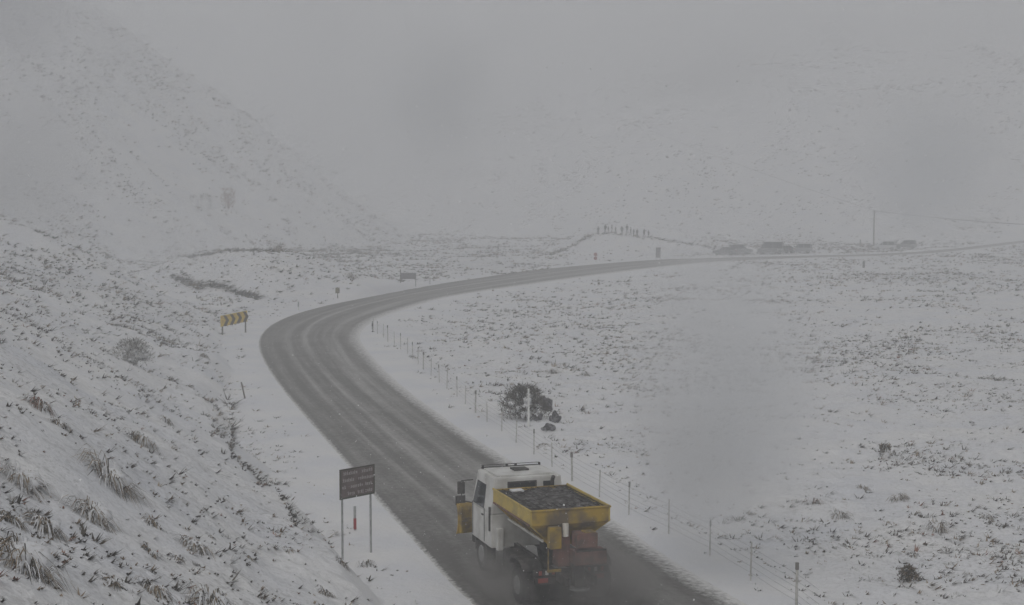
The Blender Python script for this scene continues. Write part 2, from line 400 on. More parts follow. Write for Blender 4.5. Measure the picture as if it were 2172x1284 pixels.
# ------------------------------------------------------------------ grass and shrubs
def blades(cx, cy, cz, rad, hgt, n, wid, droop=0.6, seg=2, up=0.5, dirx=0.0, diry=0.0, rs=None):
    """curved tapering blades radiating from a clump; returns verts, tris"""
    rs = rs or rng
    a = rs.random(n) * 2 * math.pi; q = rs.random(n) ** 0.5
    r0 = rad * 0.35 * q; L = hgt * (0.6 + 0.6 * rs.random(n)); out = rad * (0.35 + 0.75 * rs.random(n)) * (0.3 + 0.7 * q)
    ca, sa = np.cos(a), np.sin(a); bx = cx + r0 * ca; by = cy + r0 * sa
    wx, wy = -sa * wid * 0.5, ca * wid * 0.5
    V = []; F = []
    ks = [0, 0.55, 1.0]
    pts = []
    for k in ks:
        zz = L * (k * (1 + up) - up * droop * 1.6 * k * k)
        ox = out * k ** 1.3
        pts.append((bx + ca * ox + dirx * k * k, by + sa * ox + diry * k * k, cz - 0.05 + zz))
    f = [1.0, 0.75]
    A = np.stack([pts[0][0] - wx, pts[0][1] - wy, pts[0][2]], 1); B = np.stack([pts[0][0] + wx, pts[0][1] + wy, pts[0][2]], 1)
    Cc = np.stack([pts[1][0] - wx * .75, pts[1][1] - wy * .75, pts[1][2]], 1); D = np.stack([pts[1][0] + wx * .75, pts[1][1] + wy * .75, pts[1][2]], 1)
    E_ = np.stack([pts[2][0], pts[2][1], pts[2][2]], 1)
    V = np.stack([A, B, Cc, D, E_], 1).reshape(-1, 3)
    b = np.arange(n)[:, None] * 5
    F = np.concatenate([b + np.array([0, 1, 3]), b + np.array([0, 3, 2]), b + np.array([2, 3, 4])])
    return V, F

def snow_lump(name, rad, hgt, seed, parent, loc=(0, 0, 0), parts=1):
    """lumpy snow resting on a plant"""
    rr = random.Random(seed); V = []; F = []; nu, nv = 14, 7
    for p in range(parts):
        if parts > 1:
            an = rr.random() * 6.283; d = rad * 0.62 * rr.random() ** 0.5; ox, oy = d * math.cos(an), d * math.sin(an)
            rx = rad * rr.uniform(0.08, 0.2); hz = hgt * rr.uniform(0.06, 0.13); oz = hgt * rr.uniform(0.25, 0.92) * (1 - 0.75 * (d / rad) ** 2)
        else: ox = oy = 0; rx = rad; hz = hgt; oz = 0
        base = len(V)
        for j in range(nv + 1):
            ph = j / nv * math.pi * (0.55 if parts == 1 else 0.95)
            for i in range(nu):
                th = i / nu * 2 * math.pi
                k = 1 + 0.30 * float(fbm(math.cos(th) * 2 + seed + p * 3, math.sin(th) * 2 + ph * 1.5, 1.0, 3, 4.0))
                V.append((ox + rx * k * math.sin(ph), 0, 0)); x = rx * k * math.sin(ph)
                V[-1] = (ox + x * math.cos(th), oy + x * math.sin(th), oz + hz * k * math.cos(ph))
        for j in range(nv):
            for i in range(nu):
                a = base + j * nu + i; b = base + j * nu + (i + 1) % nu
                F.append((a, a + nu, b + nu, b))
    me = mesh_np(name, np.array(V), np.array(F), [CAP], smooth=True)
    return link(name, me, parent, loc)

def tussock(px, py, wpx, label, kind='tan', name='tussock_grass', cat='tussock', hk=0.55, group=None, dens=1.0, cap=0.62):
    p = ground(px, py); sc = FPX / p.y; rad = wpx / sc / 2; hg = rad * 2 * hk
    root = thing(name, label, cat, p - Vector((0, 0, 0.04)), 0, group)
    n = int(120 * dens)
    wid = max(0.018, 0.62 / (sc * 0.471) * 0.55)
    ms = {'tan': (BLADE, CAP, DARKB), 'red': (REDB, CAP, DARKB), 'dark': (DARKB, CAP, BLADE), 'grey': (GREYB, CAP, BLADE)}[kind]
    V = []; F = []; mi = []; o = 0
    for k, (m, frac) in enumerate(zip(ms, (0.36, 0.36, 0.28))):
        nn = int(n * frac); a = rng.random(nn) * 6.283
        a = np.where(rng.random(nn) < 0.5, rng.normal(-0.9, 0.7, nn), a) + 0.0    # more of them hang downhill
        reach = rad * (0.25 + 0.95 * rng.random(nn)); L = hg * (0.25 + 1.0 * rng.random(nn) ** 1.2) * (0.85 if k != 1 else 0.8)
        r0 = rad * 0.65 * rng.random(nn); twist = rng.normal(0, 0.45, nn); ca, sa = np.cos(a), np.sin(a)
        side = wid * (1.6 if k == 1 else 1.0) * (0.6 + 0.8 * rng.random(nn))
        rows = []
        for (q, zz, ww) in ((0, 0, 1), (0.35, 0.95, 1), (0.72, 0.8, 0.85), (1.05, 0.12, 0.15)):
            px_ = r0 * ca + reach * q * np.cos(a + twist); py_ = r0 * sa + reach * q * np.sin(a + twist); pz_ = L * zz
            rows += [np.stack([px_ - sa * side * ww / 2, py_ + ca * side * ww / 2, pz_], 1), np.stack([px_ + sa * side * ww / 2, py_ - ca * side * ww / 2, pz_], 1)]
        v = np.stack(rows, 1).reshape(-1, 3); b = np.arange(nn)[:, None] * 8
        f = np.concatenate([b + np.array(t) for t in ((0, 1, 3), (0, 3, 2), (2, 3, 5), (2, 5, 4), (4, 5, 7), (4, 7, 6))])
        V.append(v); F.append(f + o); o += len(v); mi += [k] * len(f)
    sx, sy = (p.x * 0 + 1), 1
    VV = np.concatenate(V)
    g0 = height(np.array([p.x]), np.array([p.y]))[0]
    VV[:, 2] += height(VV[:, 0] + p.x, VV[:, 1] + p.y) - g0                       # follow the slope
    me = mesh_np('grass_blades', VV, np.concatenate(F), list(ms), mi)
    link('grass_blades', me, root)['kind'] = 'stuff'
    if cap > 0:
        snow_lump('snow_cap', rad * cap, hg * 0.66, int(px + py), root, (-rad * 0.12, rad * 0.1, 0))
    return root

# ---- ground cover: small tussocks by the tens of thousands
def cover():
    N = 540000
    # sample evenly over the fan the camera looks along
    y = np.sqrt(rng.random(N) * (540 ** 2 - 18 ** 2) + 18 ** 2)
    # favour near ground
    y2 = np.exp(rng.random(N) * math.log(560 / 18) + math.log(18)); y = np.where(rng.random(N) < 0.66, y2, y)
    x = (rng.random(N) * 2 - 1) * (0.40 * y + 2)
    rd = road_dist(x, y); u, _ = seg_dist(x, y, TOE, True)
    d = sstep(1.2, 6.0, rd + 1.6 * fbm(x, y, 0.3, 2, 5.0))
    d = np.where(u > -1.0, d * 1.0, d)
    left = sstep(-2, 2, u)
    cl = fbm(x, y, 0.22, 3, 101.0); big = fbm(x, y, 0.05, 2, 111.0)
    dn = d * np.clip(0.30 + 1.0 * cl + 0.7 * big, 0.02, 1)
    dn *= np.where((left < 0.5) & (y < 110), 0.95, 0.8)
    dn *= 1 - 0.66 * sstep(0.5, 3, u) * sstep(110, 60, y)
    dn *= 1 - 0.8 * np.exp(-np.abs((x - 24) / 17.0) ** 4 - np.abs((y - 298) / 16.0) ** 4)
    dn *= 1 - 0.55 * sstep(330, 420, y)
    dn *= 1 + 0.9 * sstep(200, 300, y)
    # thin clean strip of snow across the near right field
    dn *= 1 - 0.65 * np.exp(-((x - 13 - (y - 52) * 0.1) / 5.0) ** 2) * sstep(75, 50, y)
    dn += 0.02 * (rd > 0.8)
    keep = rng.random(N) < dn * 0.44
    x, y, left = x[keep], y[keep], left[keep]
    lines = []
    def along(P, step=4, jit=4, n=3, size=1.0):
        for (a, b) in zip(P, P[1:]):
            k = max(2, int(math.hypot(b[0] - a[0], b[1] - a[1]) / step))
            for i in range(k):
                for _ in range(n):
                    t = (i + random.random()) / k
                    lines.append((a[0] + (b[0] - a[0]) * t, a[1] + (b[1] - a[1]) * t + random.gauss(0, jit * 0.5), size))
    along([(362,588),(385,596),(415,612),(440,605),(470,612),(500,622),(545,634)], 4, 5, 5, 1.9)
    along([(395,548),(440,540),(480,533),(560,532),(640,531),(680,536)], 5, 3, 3, 1.4)
    along([(485,845),(492,870),(488,895),(492,925),(488,960),(515,985),(548,1012),(590,1040),(612,1075),(628,1120)], 7, 12, 3, 1.7)
    along([(1165,541),(1190,533),(1215,523),(1235,510),(1252,500)], 4, 3, 4, 1.5)
    along([(1252,500),(1300,498),(1345,503),(1400,510),(1460,520),(1520,527)], 5, 2, 2, 1.2)
    along([(1040,582),(1090,581),(1130,575),(1170,572),(1200,573)], 5, 3, 2, 1.1)
    along([(700,600),(760,590),(820,582),(900,590),(1000,585)], 9, 9, 1, 1.2)
    along([(560,575),(620,580),(700,592),(760,604)], 10, 10, 1, 1.2)
    along([(1150,770),(1195,782),(1240,790)], 6, 5, 2, 1.0)
    along([(1160,930),(1230,965),(1300,1000),(1420,1090),(1560,1160),(1650,1210),(1760,1284)], 9, 14, 1, 0.9)
    lp = [ground(a, b) for a, b, s in lines]
    x = np.r_[x, [p.x for p in lp]]; y = np.r_[y, [p.y for p in lp]]; ls = np.r_[np.ones(len(x) - len(lp)), [l[2] for l in lines]]
    left = np.r_[left, np.ones(len(lp))]
    n = len(x); z = height(x, y)
    pix = y / FPX * (2172 / 1024)                       # width of one picture element there
    r = (0.07 + 0.36 * rng.random(n) ** 3.5) * (0.8 + 0.25 * left) * (1 + y / 240) * ls * (1 - 0.35 * left * sstep(80, 45, y)); r = np.where(y < 75, np.minimum(r, 0.34), r)
    B = 8
    a = np.where(rng.random((n, B)) < 0.6, rng.normal(-0.4, 0.5, (n, B)) + rng.normal(0, 0.7, n)[:, None], rng.random((n, B)) * 2 * math.pi); q = 0.35 + 0.65 * rng.random((n, B))
    w = np.maximum(0.028, 0.54 * pix)[:, None] * (0.7 + 0.8 * rng.random((n, B)))
    L = (r[:, None] * (0.2 + 0.6 * rng.random((n, B)) ** 1.3)); out = r[:, None] * q
    ca, sa = np.cos(a), np.sin(a)
    bx = x[:, None] + ca * out * 0.35; by = y[:, None] + sa * out * 0.35; bz = (z[:, None] - 0.03) + 0 * a
    tx = x[:, None] + ca * out * 1.35 + 0.2 * r[:, None]; ty = y[:, None] + sa * out * 1.35; tz = z[:, None] + L * (0.4 + 0.6 * rng.random((n, B)))
    V = np.stack([np.stack([bx - sa * w, by + ca * w, bz], 2), np.stack([bx + sa * w, by - ca * w, bz + w * 0.5], 2), np.stack([tx, ty, tz], 2)], 2).reshape(-1, 3)
    F = np.arange(n * B * 3).reshape(-1, 3)
    tone = rng.random(n); mi = np.where(tone < 0.56, 0, np.where(tone < 0.76, 1, np.where(tone < 0.96, 2, 3)))
    mi[n - len(lp):] = np.where(rng.random(len(lp)) < 0.8, 0, 1); mi = np.repeat(mi, B)
    me = mesh_np('tussock_ground_cover', V, F, [DARKB, BLADE, GREYB, REDB], mi)
    print('cover clumps', n)
    tag(link('tussock_ground_cover', me), 'small snow dusted tussocks and grass tips poking through the snow', kind='stuff')
cover()

TL = [
 (85, 862, 62, 'reddish brown tussock standing alone high up at the left edge of the photo', 'red'),
 (232, 1022, 120, 'largest straw coloured tussock half buried in snow on the left bank', 'tan'),
 (195, 1098, 105, 'broad drooping tussock just below the largest one on the left bank', 'tan'),
 (300, 942, 75, 'low dark streaked tussock uphill from the largest one on the left bank', 'tan'),
 (412, 1163, 66, 'upright dark tussock midway between the brown sign and the left edge', 'dark'),
 (322, 1176, 48, 'small dark ragged tussock beside the upright dark one', 'dark'),
 (237, 1236, 52, 'spiky dark tussock standing in clean snow near the bottom left corner', 'dark'),
 (50, 1270, 170, 'big dark bladed tussock filling the bottom left corner of the photo', 'tan'),
 (448, 1284, 120, 'wide grey brown tussock cut by the bottom edge left of the sign posts', 'tan'),
 (22, 1105, 62, 'tan tussock touching the left edge above the corner one', 'tan'),
 (95, 1118, 84, 'low tan tussock next to the one touching the left edge', 'tan'),
 (45, 1025, 110, 'flattened frosted tussock with long blades at the left edge', 'grey'),
 (326, 1116, 48, 'small dark clump above the ragged tussock on the left bank', 'dark'),
 (528, 1184, 26, 'tiny round dark clump nearest to the left sign post', 'dark'),
 (375, 1186, 28, 'thin spiky clump right of the ragged dark tussock', 'dark'),
 (447, 1140, 22, 'tiny dark clump just above the upright dark tussock', 'dark'),
 (613, 1168, 24, 'dark tilted clump at the foot of the bank left of the brown sign', 'dark'),
 (352, 896, 30, 'compact black clump in the middle of the left slope', 'dark'),
 (432, 757, 26, 'compact black clump below the yellow chevron board', 'dark'),
 (330, 1256, 70, 'pale straw tussock between the spiky one and the bottom edge one', 'tan'),
 (130, 905, 50, 'thin tan tussock right of and below the reddish one', 'tan'),
 (690, 1262, 40, 'dark clump at the bottom edge below the brown sign', 'dark'),
 (775, 1200, 36, 'flat dark clump at the foot of the right sign post', 'dark'),
 (725, 1196, 34, 'flat dark clump at the foot of the left sign post', 'dark'),
 (1782, 1096, 42, 'ragged dark tussock in the near right field right of the fence', 'dark'),
 (1722, 1068, 42, 'faint reddish tussock left of the ragged dark one in the right field', 'red'),
 (1240, 796, 24, 'upright dark tussock uphill from the big bush beside the fence', 'dark'),
 (1172, 792, 34, 'spreading dark tussock left of the upright one above the big bush', 'dark'),
 (746, 590, 34, 'dark rounded tussock beyond the road left of the far grey board', 'dark'),
 (1830, 1038, 30, 'dark clump on the slope below the lone stump like shrub', 'dark'),
 (1905, 1060, 44, 'low pale brown tussock in the field below the stump like shrub', 'tan'),
 (1935, 1180, 24, 'small black clump just above the round bush in the right field', 'dark'),
 (2090, 1100, 36, 'dark flat tussock near the right edge of the photo', 'dark'),
 (1990, 1122, 60, 'wide low tussock left of the flat one near the right edge', 'tan'),
]
for (px, py, wp, lab, kd) in TL:
    big = wp > 60
    tussock(px, py, wp, lab, kd, dens=1.6 if big else 0.8, group='tussocks standing out of the snow', cap=0.85 if big else 0.6, hk=0.36)

def shrub(px, py, wpx, hpx, label, mats=(DARKB, BLADE), dens=1.0, lumps=8, tall=False):
    """twiggy bush: stems fanning out from the base, short twigs all over, clots of snow on top"""
    p = ground(px, py); sc = FPX / p.y; rad = wpx / sc / 2; hg = hpx / sc
    root = thing('shrub', label, 'shrub', p - Vector((0, 0, 0.05)))
    mb = MB(); rr = random.Random(int(px)); tips = []
    for i in range(26):
        a = rr.random() * 6.283; k = rr.random() ** 0.5
        tip = Vector((rad * k * math.cos(a), rad * k * math.sin(a), hg * (1 - (0.6 if not tall else 0.15) * k * k) * rr.uniform(0.75, 1.0)))
        mid = Vector((tip.x * 0.4, tip.y * 0.4, tip.z * 0.6))
        mb.tube((tip.x * 0.06, tip.y * 0.06, 0), mid, 0.02, 0.014, 4); mb.tube(mid, tip, 0.014, 0.006, 4); tips.append(tip)
    mb.build('stems', mats[0], root)['kind'] = 'stuff'
    n = int(900 * dens); V = []; F = []
    r_ = rng; a = r_.random(n) * 6.283; k = r_.random(n) ** 0.5; hh = r_.random(n) ** 0.6
    lump = 1 + 0.35 * fbm(np.cos(a) * 3 + px, np.sin(a) * 3 + hh * 2, 1.0, 2, 3.0)
    env = np.sqrt(np.clip(1 - (hh * 0.95) ** 2, 0, 1)) if not tall else 0.8 + 0.2 * hh
    cx = rad * k * env * lump * np.cos(a); cy = rad * k * env * lump * np.sin(a); cz = hg * hh * (0.85 + 0.3 * r_.random(n))
    L = hg * 0.12 * (0.6 + r_.random(n)); w = max(0.02, 0.6 / (sc * 0.471) * 0.5)
    d = np.stack([np.cos(a) * 0.6 + r_.normal(0, .5, n), np.sin(a) * 0.6 + r_.normal(0, .5, n), 0.7 + r_.normal(0, .4, n)], 1); d /= np.linalg.norm(d, axis=1)[:, None]
    s = np.cross(d, r_.normal(0, 1, (n, 3))); s /= np.linalg.norm(s, axis=1)[:, None]
    c = np.stack([cx, cy, cz], 1)
    V = np.stack([c - s * w, c + s * w, c + d * L[:, None]], 1).reshape(-1, 3); F = np.arange(3 * n).reshape(-1, 3)
    me = mesh_np('twigs', V, F, list(mats), (r_.random(n) < 0.35).astype(int)); link('twigs', me, root)['kind'] = 'stuff'
    if lumps:
        snow_lump('snow_clots', rad * 0.95, hg * 0.95, int(py), root, (0, 0, 0), parts=lumps)
    return root
shrub(1112, 888, 112, 66, 'large dark twiggy bush beside the fence behind the white pole', (DARKB, DARKB), dens=3.6, lumps=30)
shrub(282, 772, 100, 50, 'wide grey dome shaped bush on the upper left slope', (GREYB, DARKB), dens=1.8, lumps=26)
shrub(1876, 972, 24, 30, 'lone dark stump like upright shrub in the right field', dens=0.9, lumps=1, tall=True)
shrub(1926, 1234, 46, 34, 'round dark bush in clean snow at the lower right', (DARKB, BLADE), dens=1.0, lumps=10)
shrub(485, 446, 28, 40, 'tall reddish shrub high on the far left hillside', (REDB, BLADE), dens=0.5, lumps=0, tall=True)
shrub(437, 440, 26, 26, 'grey shrub left of the tall reddish one on the hillside', (DARKB, GREYB), dens=0.4, lumps=1, tall=True)
shrub(410, 434, 22, 18, 'leftmost small grey shrub of the group on the hillside', (DARKB, GREYB), dens=0.3, lumps=1)
shrub(590, 536, 28, 12, 'low brown shrub sitting on the dark terrace line beyond the bend', (BLADE, DARKB), dens=0.4, lumps=0)
shrub(1155, 952, 38, 12, 'low flat dark shrub at the foot of the fence behind the truck', dens=0.5, lumps=1)

def boulder(px, py, wpx, hpx, label, seed):
    p = ground(px, py); sc = FPX / p.y
    root = thing('boulder', label, 'rock', p - Vector((0, 0, 0.06)), seed, 'dark rocks beside the big bush')
    bm = bmesh.new(); bmesh.ops.create_icosphere(bm, subdivisions=3, radius=1)
    for v in bm.verts:
        c = v.co; k = 1 + 0.42 * float(fbm(c.x * 1.7 + seed * 9, c.y * 1.7 + c.z * 1.3, 1, 2, seed)); k = round(k * 5) / 5 * 0.7 + k * 0.3 + 0.12 * float(fbm(c.x * 6 + seed, c.y * 6 + c.z * 5, 1, 2, seed))
        v.co = Vector((c.x * wpx / sc / 2 * k, c.y * wpx / sc / 2 * k, max(-0.1, (c.z * 0.55 + 0.42) * hpx / sc * k)))
    me = bpy.data.meshes.new('rock'); bm.to_mesh(me); bm.free(); me.materials.append(ROCK); link('rock', me, root)
    snow_lump('snow_cap', wpx / sc * 0.33, hpx / sc * 0.9, seed * 3, root, (0.02, 0.05, 0.02))
for a in [(1161, 872, 28, 24, 'upper square dark rock right of the big bush', 1), (1140, 892, 24, 16, 'small dark rock under the right side of the big bush', 2),
          (1176, 896, 24, 22, 'pale topped rock below the square dark one', 3), (1164, 914, 30, 16, 'lowest flat dark rock on the slope below the big bush', 4), (1150, 862, 20, 18, 'narrow dark rock tucked against the big bush', 5)]:
    boulder(*a)

# ------------------------------------------------------------------ fence along the inside of the bend
def fence():
    mat_cap = mat('post_top', (.2, .19, .18), .9)
    P = [(790,703),(815,720),(855,748),(905,793),(955,833),(1010,880),(1060,918),(1117,957),(1180,1001),(1250,1045),(1340,1098),(1463,1158),(1527,1196),(1594,1238),(1680,1296),(1790,1372)]
    G = np.array([onplane(*p) for p in P]); d = np.r_[0, np.cumsum(np.hypot(*np.diff(G, axis=0).T))]
    root = thing('fence', 'long post and wire fence following the inside of the bend', 'fence', (0, 0, 0))
    n = int(d[-1] / 3.3); pos = []
    for i in range(n + 1):
        s = d[-1] * i / n; x, y = np.interp(s, d, G[:, 0]), np.interp(s, d, G[:, 1])
        x += random.gauss(0, .05); z = H(x, y); big = i % 6 == 3
        hp = random.uniform(1.05, 1.25) + (0.1 if big else 0); r = 0.042 if big else 0.026
        lx, ly = random.gauss(0, .03), random.gauss(0, .03)
        mb = MB(); mb.tube((x, y, z - 0.25), (x + lx, y + ly, z + hp), r, r * 0.95, 8)
        if big: mb.tube((x + lx, y + ly, z + hp), (x + lx, y + ly, z + hp + 0.02), r * 1.05, r * 0.7, 8)
        o = mb.build('post', WOODG, root)
        if i % 2 or big: MB().tube((x + lx * .86, y + ly * .86, z + hp - .17), (x + lx, y + ly, z + hp + .03), r * 1.35, r * 1.3, 8).build('post_cap', mat_cap, o)
        pos.append(Vector((x + lx * .6, y + ly * .6, z)))
    for h_ in (0.25, 0.45, 0.65, 0.85, 1.05):
        pts = []
        for a, b in zip(pos, pos[1:]):
            for k in range(2):
                t = k / 2; q = a.lerp(b, t); q.z += h_ - 0.02 * math.sin(math.pi * t); pts.append(q)
        MB().path(pts, 0.0055, 4).build('wire', STEEL, root)
fence()

def marker_post(px, py, h_, label, m1, m2=None, lean=(0, 0), w=0.10, band=(0.1, 0.5)):
    p = ground(px, py)
    root = thing('marker_post', label, 'post', p, 0, 'marker posts along the road')
    MB().hexa([(-w/2, -.015, -.2), (w/2, -.015, -.2), (w/2, .015, -.2), (-w/2, .015, -.2),
               (-w/2+lean[0], -.015+lean[1], h_), (w/2+lean[0], -.015+lean[1], h_), (w/2+lean[0], .015+lean[1], h_), (-w/2+lean[0], .015+lean[1], h_)]).build('stake', m1, root)
    if m2:
        k0, k1 = band
        MB().hexa([(-w/2-.006+lean[0]*k0, -.022, h_*k0), (w/2+.006+lean[0]*k0, -.022, h_*k0), (w/2+.006+lean[0]*k0, .022, h_*k0), (-w/2-.006+lean[0]*k0, .022, h_*k0),
                   (-w/2-.006+lean[0]*k1, -.022+lean[1], h_*k1), (w/2+.006+lean[0]*k1, -.022+lean[1], h_*k1), (w/2+.006+lean[0]*k1, .022+lean[1], h_*k1), (-w/2-.006+lean[0]*k1, .022+lean[1], h_*k1)]).build('reflector_band', m2, root)
marker_post(753, 1126, 0.86, 'slim grey marker post with a red lower half between the brown sign posts', STEEL, REDSIGN, w=0.09, band=(0.05, 0.5))
marker_post(521, 846, 0.95, 'dark leaning marker post on the outer verge before the bend', WOOD, None, lean=(-0.24, 0), w=0.09)
marker_post(633, 659, 0.9, 'pale greenish marker post on the outer edge of the bend', WHITEPOST, STEEL, w=0.12, band=(0.4, 0.9))
marker_post(790, 700, 0.75, 'dark topped marker post at the tip of the inside of the bend', STEEL, CHASSIS, w=0.12, band=(0.4, 0.75))
marker_post(912, 604, 0.8, 'small marker post right of the far grey board', STEEL, None, w=0.08)
marker_post(1121, 906, 1.95, 'tall white snow pole standing in front of the big dark bush', WHITEPOST, None, w=0.10)
marker_post(1832, 569, 1.1, 'tiny dark post in the field just below the far road', CHASSIS, None, w=0.35)

# ------------------------------------------------------------------ signs
def info_sign():
    A = onplane(720, 997, 3.02); B = onplane(794, 984, 3.02)
    a, b = Vector((A[0], A[1], 0)), Vector((B[0], B[1], 0)); e = (b - a).normalized(); wd = (b - a).length
    nrm = Vector((e.y, -e.x, 0)); c = (a + b) / 2; rz = math.atan2(e.y, e.x)
    root = thing('information_sign', 'brown information sign with faded lettering on two steel posts beside the near road', 'sign', (c.x, c.y, H(c.x, c.y)), rz)
    g = -root.location.z
    z0, z1 = 2.02 + g, 3.02 + g
    MB().box((0, 0, (z0 + z1) / 2), (wd, 0.03, z1 - z0)).build('board', SIGNBR, root, bevel=0.008)
    MB().box((0, -.018, z1 - .025), (wd - .02, .012, .035)).box((0, -.018, z0 + .03), (wd - .02, .012, .05)).box((-wd / 2 + .03, -.018, (z0 + z1) / 2), (.05, .012, z1 - z0 - .1)).box((wd / 2 - .03, -.018, (z0 + z1) / 2), (.04, .012, z1 - z0 - .1)).build('border', SIGNEDGE, root)
    rr = random.Random(3)
    lines = [((-.40, -.02), (.12, .42)), ((-.42, -.12), (.02, .46)), ((-.44, -.36), (-.2, .15), (.22, .40)), ((-.28, -.12), (.0, .14), (.22, .42))]
    for i, ln in enumerate(lines):
        zc = z1 - .17 - i * .225; mb = MB()
        for (s0, s1) in ln:                                   # words too weathered to read: rows of stroke-like letter shapes
            x = s0 * wd
            while x < s1 * wd:
                lw = rr.uniform(.045, .07); hh = rr.choice((.085, .085, .12))
                mb.box((x + lw / 2, -.018, zc + (hh - .085) / 2), (.016, .006, hh))
                if rr.random() < .8: mb.box((x + lw - .008, -.018, zc), (.016, .006, .085))
                mb.box((x + lw / 2, -.0195, zc + rr.choice((-.034, 0, .034))), (lw, .006, .016))
                if rr.random() < .5: mb.box((x + lw / 2, -.0195, zc + .036), (lw, .006, .016))
                x += lw + .018
        mb.build('text_line', SIGNTX, root)['kind'] = 'stuff'
    for s in (-1, 1):
        MB().tube((s * (wd / 2 - .14), .045, -.3), (s * (wd / 2 - .14), .045, z1 - .05), .036, .036, 10).build('post', STEEL, root)
    return root
info_sign()

def chevron_board():
    b = ground(521, 706); k = FPX / b.y
    wd, ht = 2.25, 0.95
    root = thing('chevron_board', 'yellow and black chevron board on timber posts at the outside of the bend', 'sign', b, R(12))
    x0, x1 = -2.1, .15; zR = .95; tilt = -0.19
    def z(x): return zR + (x1 - x) * tilt * -1 * -1
    MB().hexa([(x0, -.02, z(x0)), (x1, -.02, z(x1)), (x1, .02, z(x1)), (x0, .02, z(x0)), (x0, -.02, z(x0)+ht), (x1, -.02, z(x1)+ht), (x1, .02, z(x1)+ht), (x0, .02, z(x0)+ht)]).build('board', CHEVY, root)
    for i in range(4):
        cx = x0 + .22 + i * .55; s = .24; t = .26; m = ht / 2; y = -.026
        mb = MB()
        for (za, zb, xa, xb) in ((.02, m, cx, cx + s), (m, ht - .02, cx + s, cx)):
            q0, q1 = z(xa), z(xb)
            mb.hexa([(xa, y - .004, q0 + za), (xa + t, y - .004, q0 + za), (xa + t, y, q0 + za), (xa, y, q0 + za), (xb, y - .004, q1 + zb), (xb + t, y - .004, q1 + zb), (xb + t, y, q1 + zb), (xb, y, q1 + zb)])
        mb.build('chevron', CHEVB, root)
    MB().box((.0, .08, (.95 + ht) / 2 - .1), (.13, .1, .95 + ht + .35)).build('post', WOOD, root)
    MB().box((-1.95, .08, .55), (.13, .1, 1.9)).build('post', WOOD, root)
    MB().hexa([(x0, -.03, z(x0)+ht), (x1, -.03, z(x1)+ht), (x1, .03, z(x1)+ht), (x0, .03, z(x0)+ht), (x0, -.01, z(x0)+ht+.04), (x1, -.01, z(x1)+ht+.04), (x1, .01, z(x1)+ht+.04), (x0, .01, z(x0)+ht+.04)]).build('snow_cap', CAP, root)
chevron_board()

def far_board():
    b = ground(866, 606); k = FPX / b.y; wd = 33 / k; z0, z1 = 13 / k, 26 / k
    root = thing('road_sign', 'grey backed rectangular board on two posts across the road beyond the bend', 'sign', b, R(4))
    MB().box((0, 0, (z0 + z1) / 2), (wd, .03, z1 - z0)).build('board', SIGNBACK, root)
    MB().box((0, .05, (z0 + z1) / 2), (wd - .1, .03, .06)).build('rail', STEEL, root)
    MB().tube((-wd / 2, .05, -.2), (-wd / 2, .05, z1 + .45), .06, .06).build('post', WOOD, root)
    MB().tube((wd / 2 - .05, .05, -.2), (wd / 2 - .05, .05, z1), .05, .05).build('post', STEEL, root)
far_board()
def small_sign():
    b = ground(716, 634); k = FPX / b.y
    root = thing('road_marker_sign', 'small yellowish marker sign on a thin dark post past the bend', 'sign', b, R(-10))
    MB().box((0, 0, 17 / k), (9 / k, .04, 12 / k)).build('plate', mat('dull_olive', (.22, .2, .08), .7, (.12, .1, .06), 3), root, bevel=.01)
    MB().tube((0, .05, -.2), (0, .05, 22 / k), .045, .045).build('post', WOOD, root)
small_sign()
def red_sign():
    b = ground(1263, 556); k = FPX / b.y
    root = thing('red_marker_sign', 'white post with two small dark red plates in front of the mound', 'sign', b)
    MB().tube((0, 0, -.2), (0, 0, 20 / k), .05, .05).build('post', WHITEPOST, root)
    for z in (8, 16):
        MB().tube((0, -.07, z / k), (0, -.10, z / k), 3.8 / k, 3.8 / k, 14).build('plate', REDSIGN, root)
red_sign()
def tall_sign():
    b = ground(1396, 550); k = FPX / b.y
    root = thing('tall_sign', 'tall narrow grey sign panel standing right of the mound', 'sign', b, R(6))
    MB().box((0, 0, 13.5 / k), (10.5 / k, .05, 22 / k)).build('panel', SIGNBACK, root, bevel=.02)
    MB().box((0, -.035, 23.2 / k), (9.6 / k, .02, 2.4 / k)).build('header_strip', CHASSIS, root)
    for s in (-1, 1): MB().tube((s * 4.4 / k, .06, -.3), (s * 4.4 / k, .06, 24 / k), .05, .05).build('post', STEEL, root)
tall_sign()

# ------------------------------------------------------------------ power pole and wires
def power_pole(x, y, label, h=8.0, rz=0.0, arm=True):
    z = H(x, y)
    root = thing('power_pole', label, 'power pole', (x, y, z), rz, 'power poles of the line across the pass')
    MB().tube((0, 0, -.4), (0, 0, h), .17, .12, 10).build('pole', WOOD, root)
    MB().box((0.25, -.12, h - .45), (1.9, .1, .13)).build('crossarm', WOOD, root)
    for xx in (-.6, .2, 1.1): MB().tube((xx, -.12, h - .38), (xx, -.12, h - .16), .05, .035, 8).build('insulator', CHASSIS, root)
    return root
pp = ground(1853, 529)
pole1 = power_pole(pp.x, pp.y, 'tall thin power pole rising above the far road at the right', 8.2, R(55))
p2x, p2y = pp.x + 95, pp.y - 30; p0x, p0y = pp.x - 120, pp.y + 300
pole2 = power_pole(p2x, p2y, 'faint power pole in the fog right of the tall near one', 8.2, R(55))
pole3 = power_pole(p0x, p0y, 'very faint power pole up the foggy hillside left of the near one', 8.2, R(55))
def wire(P, Q, sag, label, r=0.03):
    pts = [P.lerp(Q, i / 24) - Vector((0, 0, sag * 4 * (i / 24) * (1 - i / 24))) for i in range(25)]
    o = MB().path([p - P for p in pts], r, 5).build('power_line', CHASSIS, None, loc=P)
    tag(o, label, 'power line', 'wires hanging from the power pole')
